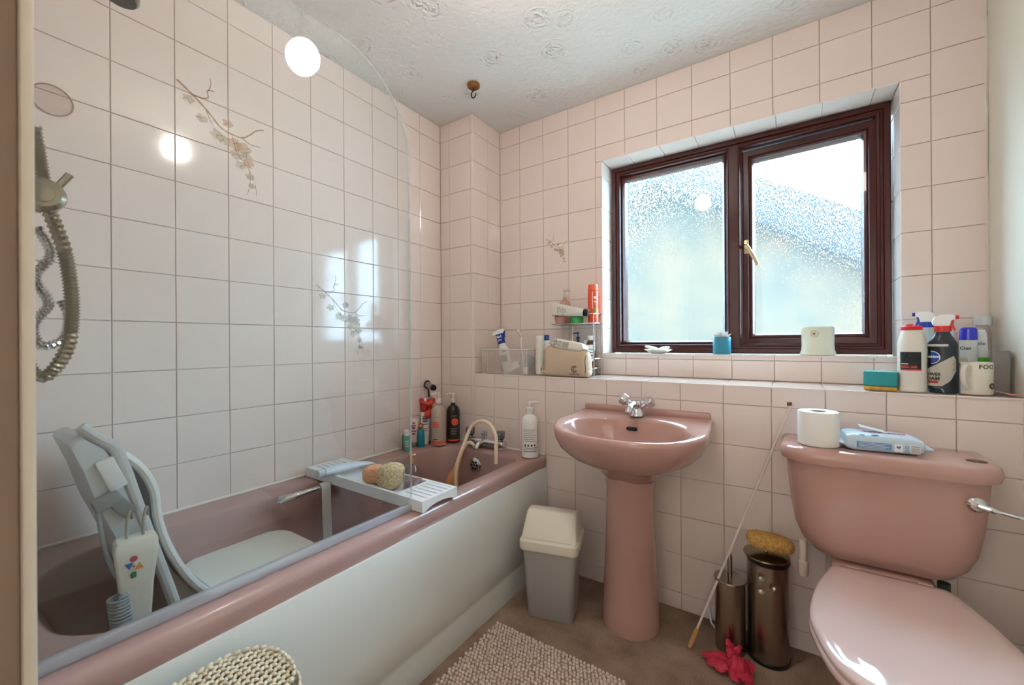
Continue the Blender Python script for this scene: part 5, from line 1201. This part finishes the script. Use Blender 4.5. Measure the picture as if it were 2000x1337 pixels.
t = thing('cosmetic_tube', 'white tube with a black cap lying on the upper rack tier', 'tube', (.648, -.118, RZ1 + .073), rot=(math.radians(8), math.radians(8), 0))
q = MB(); q.loft([[(x, b_ * math.cos(k * math.pi / 10), a * math.sin(k * math.pi / 10)) for k in range(20)] for x, a, b_ in ((-.012, .033, .0015), (0, .033, .003), (.06, .028, .012), (.145, .0185, .0150), (.160, .0170, .0145))]); q.build('tube_body', mat('tube_ivory', '#e1ddd4', .4), t)
q = MB(); q.loft([[(x, r_ * math.cos(k * math.pi / 10), r_ * 1.1 * math.sin(k * math.pi / 10)) for k in range(20)] for x, r_ in ((.1605, .0155), (.162, .0165), (.182, .0155), (.184, .013))]); q.build('cap', BLACKP, t)
for k in range(6):
    q = MB(); q.box((.022 + k * .009, -.0075 - .0012 * k, .002 * (k % 2)), (.0022, .0006, .034 - .006 * (k % 3)), rot=(0, 0, -8)); q.build('small_print', PALEINK, t, smooth=False)
t = pump_bottle('pump_bottle', 'navy blue pump bottle on the lower tier of the wire rack', (.745, -.052, RZ0), .022, .125, mat('navy_bottle', '#1a2a66', .3), mat('navy_pump', '#1b2450', .3), 0, .040, pump_dir=190)
for lab, x, y, mm, hgt in (('brown bottle with a white cap and label on the lower rack tier', .822, -.070, mat('brown_glass', '#3c241a', .15), .118), ('amber bottle half hidden behind the pouch on the lower tier', .788, -.040, mat('amber_glass', '#a8692e', .2), .095)):
    t = thing('medicine_bottle', lab, 'bottle', (x, y, RZ0), face_cam(x, y)); MB().lathe([(.019, 0), (.0215, .003), (.0215, hgt), (.016, hgt + .012), (.012, hgt + .014)], 26).build('body', mm, t)
    MB().lathe([(.0155, hgt + .0145), (.016, hgt + .016), (.016, hgt + .034), (.0145, hgt + .036)], 22).build('cap', WHITEP, t); patch(.0215, -.020, .012, .030, hgt - .008, WHITEINK, t, 'label')
    for k in range(4): patch(.0215, -.016, .008, .042 + k * .014, .047 + k * .014, INK if k < 2 else PALEINK, t, 'small_print', lift=.0007, n=6)

# ================================================================== ceiling hook
ch = thing('ceiling_hook', 'small dark hook on a round wooden base screwed to the ceiling', 'hook', (.398, -.438, CEIL))
MB().lathe([(.026, -.0005), (.029, -.004), (.029, -.014), (.022, -.020), (.0, -.021)], 28).build('wooden_base', mat('orange_wood', '#8c5a22', .5, vary=(40, '#6c3f16', .2)), ch)
q = MB(); hk_ = [(0, 0, -.020), (0, 0, -.032)] + [(.0165 * math.sin(a) * F.y * -1 + 0, .0, -.049 + .0165 * math.cos(a)) for a in [math.radians(20 + k * 250 / 18) for k in range(19)]]
q.tube(hk_, .0026, 8); q.build('hook', mat('dark_iron', '#2a2320', .4, .7), ch)

# ================================================================== printed blossom sprays on some tiles
TWIG = mat('twig_print', '#b08468', .15, alpha=.55); PETAL = mat('petal_print', '#dcb592', .12, alpha=.42); PALEP = mat('pale_petal_print', '#dcd3bb', .12, alpha=.42); GTW = mat('grey_twig_print', '#a59b92', .15, alpha=.5)
def spray(parent, O, u, v, n, k, flip, seed, twig, pet, pale):
    """flat print: a twig with blossoms hanging below; k = size in metres"""
    u, v, n, O = Vector(u), Vector(v), Vector(n), Vector(O); rnd = random.Random(seed)
    P = lambda x, y, h=.0009: O + u * (x * k * flip) + v * (y * k) + n * h
    def ribbon(pts, w, m, name):
        c = catmull([(x, y, 0) for x, y in pts], 5); a, b_ = [], []
        for i, p in enumerate(c):
            d = (c[min(i + 1, len(c) - 1)] - c[max(i - 1, 0)]); d.normalize(); s_ = Vector((-d.y, d.x)); ww = w * (.5 + .7 * abs(math.sin(i * 1.3 + seed))) * (1 - .5 * i / len(c))
            a.append(P(p.x + s_.x * ww, p.y + s_.y * ww)); b_.append(P(p.x - s_.x * ww, p.y - s_.y * ww))
        q = MB(); q.loft([a, b_], False, False, close=False); q.build(name, m, parent, smooth=False)
    ribbon([(0, .80), (.12, .72), (.30, .58), (.46, .42), (.58, .38), (.72, .38), (.82, .46), (.90, .55), (1.0, .60)], .014, twig, 'twig_print')
    ribbon([(.17, .69), (.27, .70), (.33, .74), (.32, .82), (.40, .85)], .012, twig, 'twig_print'); ribbon([(.33, .82), (.36, .92), (.35, 1.0)], .006, twig, 'twig_print')
    ribbon([(.72, .38), (.82, .33), (.95, .34)], .008, twig, 'twig_print'); ribbon([(.60, .36), (.66, .15), (.80, -.02), (.82, -.20), (.78, -.38)], .006, twig, 'twig_print'); ribbon([(.80, -.02), (.88, -.18), (.90, -.36)], .005, twig, 'twig_print')
    ribbon([(.30, .58), (.38, .40), (.52, .28)], .005, twig, 'twig_print')
    for (x, y, r_, m) in ((.62, .26, .10, pet), (.74, .24, .10, pet), (.66, .13, .09, pale), (.80, .06, .08, pet), (.50, .27, .08, pale), (.42, .30, .08, pale), (.55, .50, .07, pet), (.70, .00, .07, pale), (.26, .44, .07, pale), (.12, .62, .07, pale), (.82, -.12, .06, pale), (.84, -.24, .05, pale), (.78, .16, .07, pale)):
        a0 = rnd.uniform(0, 6); pts = []
        for i in range(18):
            a = 2 * math.pi * i / 18; rr_ = r_ * (.72 + .28 * abs(math.cos(2.5 * (a - a0)))) * rnd.uniform(.85, 1.1); pts.append(P(x + rr_ * math.cos(a), y + rr_ * .85 * math.sin(a), .0006 + rnd.uniform(0, .0002)))
        q = MB(); q.add(pts, [tuple(range(18))]); q.build('blossom_print', m, parent, smooth=False)
        for j in range(2):
            a = rnd.uniform(0, 6); ribbon([(x, y), (x + r_ * .6 * math.cos(a), y + r_ * .6 * math.sin(a)), (x + r_ * .9 * math.cos(a + .3), y + r_ * .9 * math.sin(a + .3))], .004, twig, 'vein_print')
spray(wl, (0, -1.447, 1.790 - .107), (0, 1, 0), (0, 0, 1), (1, 0, 0), .262, 1, 3, TWIG, PETAL, PALEP)
spray(wl, (0, -.985, 1.235 - .145), (0, 1, 0), (0, 0, 1), (1, 0, 0), .250, 1, 4, GTW, mat('grey_petal_print', '#c3c2b0', .3, alpha=.5), PALEP)
spray(wb, (.540, 0, 1.520 - .02), (1, 0, 0), (0, 0, 1), (0, -1, 0), .125, 1, 6, TWIG, PETAL, PALEP)

# ================================================================== printed details belong to the part they are printed on
PRINTS = ('small_print', 'lettering', 'emblem', 'symbol', 'symbol_ring', 'black_label', 'red_stripe', 'brand_line', 'speck', 'colour_band', 'edge_stripe', 'label', 'label_print', 'pink_label', 'grey_label', 'red_mark', 'barcode_line', 'barcode_panel', 'text_panel', 'white_square', 'heart_mark', 'blue_heart', 'red_lettering', 'printed_letter', 'pale_area', 'logo_ring', 'logo_disc', 'logo_swoosh', 'silver_strip', 'red_box', 'tap_picture', 'white_line', 'white_block', 'green_block', 'green_band', 'flower_print', 'blue_panel', 'black_mark', 'grey_mark', 'overflow_slot', 'heart')
for t in [o for o in bpy.data.objects if o.type == 'EMPTY' and o.parent is None]:
    ms = [c for c in t.children if c.type == 'MESH']
    host = next((c for c in ms if c.name.split('.')[0] in ('body', 'tube_body', 'can', 'bowl', 'cup', 'bag', 'packet', 'pack_body', 'carton', 'pot')), None)
    if host is None: continue
    for c in ms:
        if c is not host and c.name.split('.')[0] in PRINTS: c.parent = host
for a_, b_ in (('brass_disc', 'cistern_lid'), ('flush_lever', 'cistern'), ('red_button', 'casing'), ('blue_button', 'casing'), ('orange_button', 'casing'), ('green_button', 'casing'), ('indicator', 'casing'), ('lid_knob', None), ('glazing_bead', None)):
    if b_: bpy.data.objects[a_].parent = bpy.data.objects[b_]
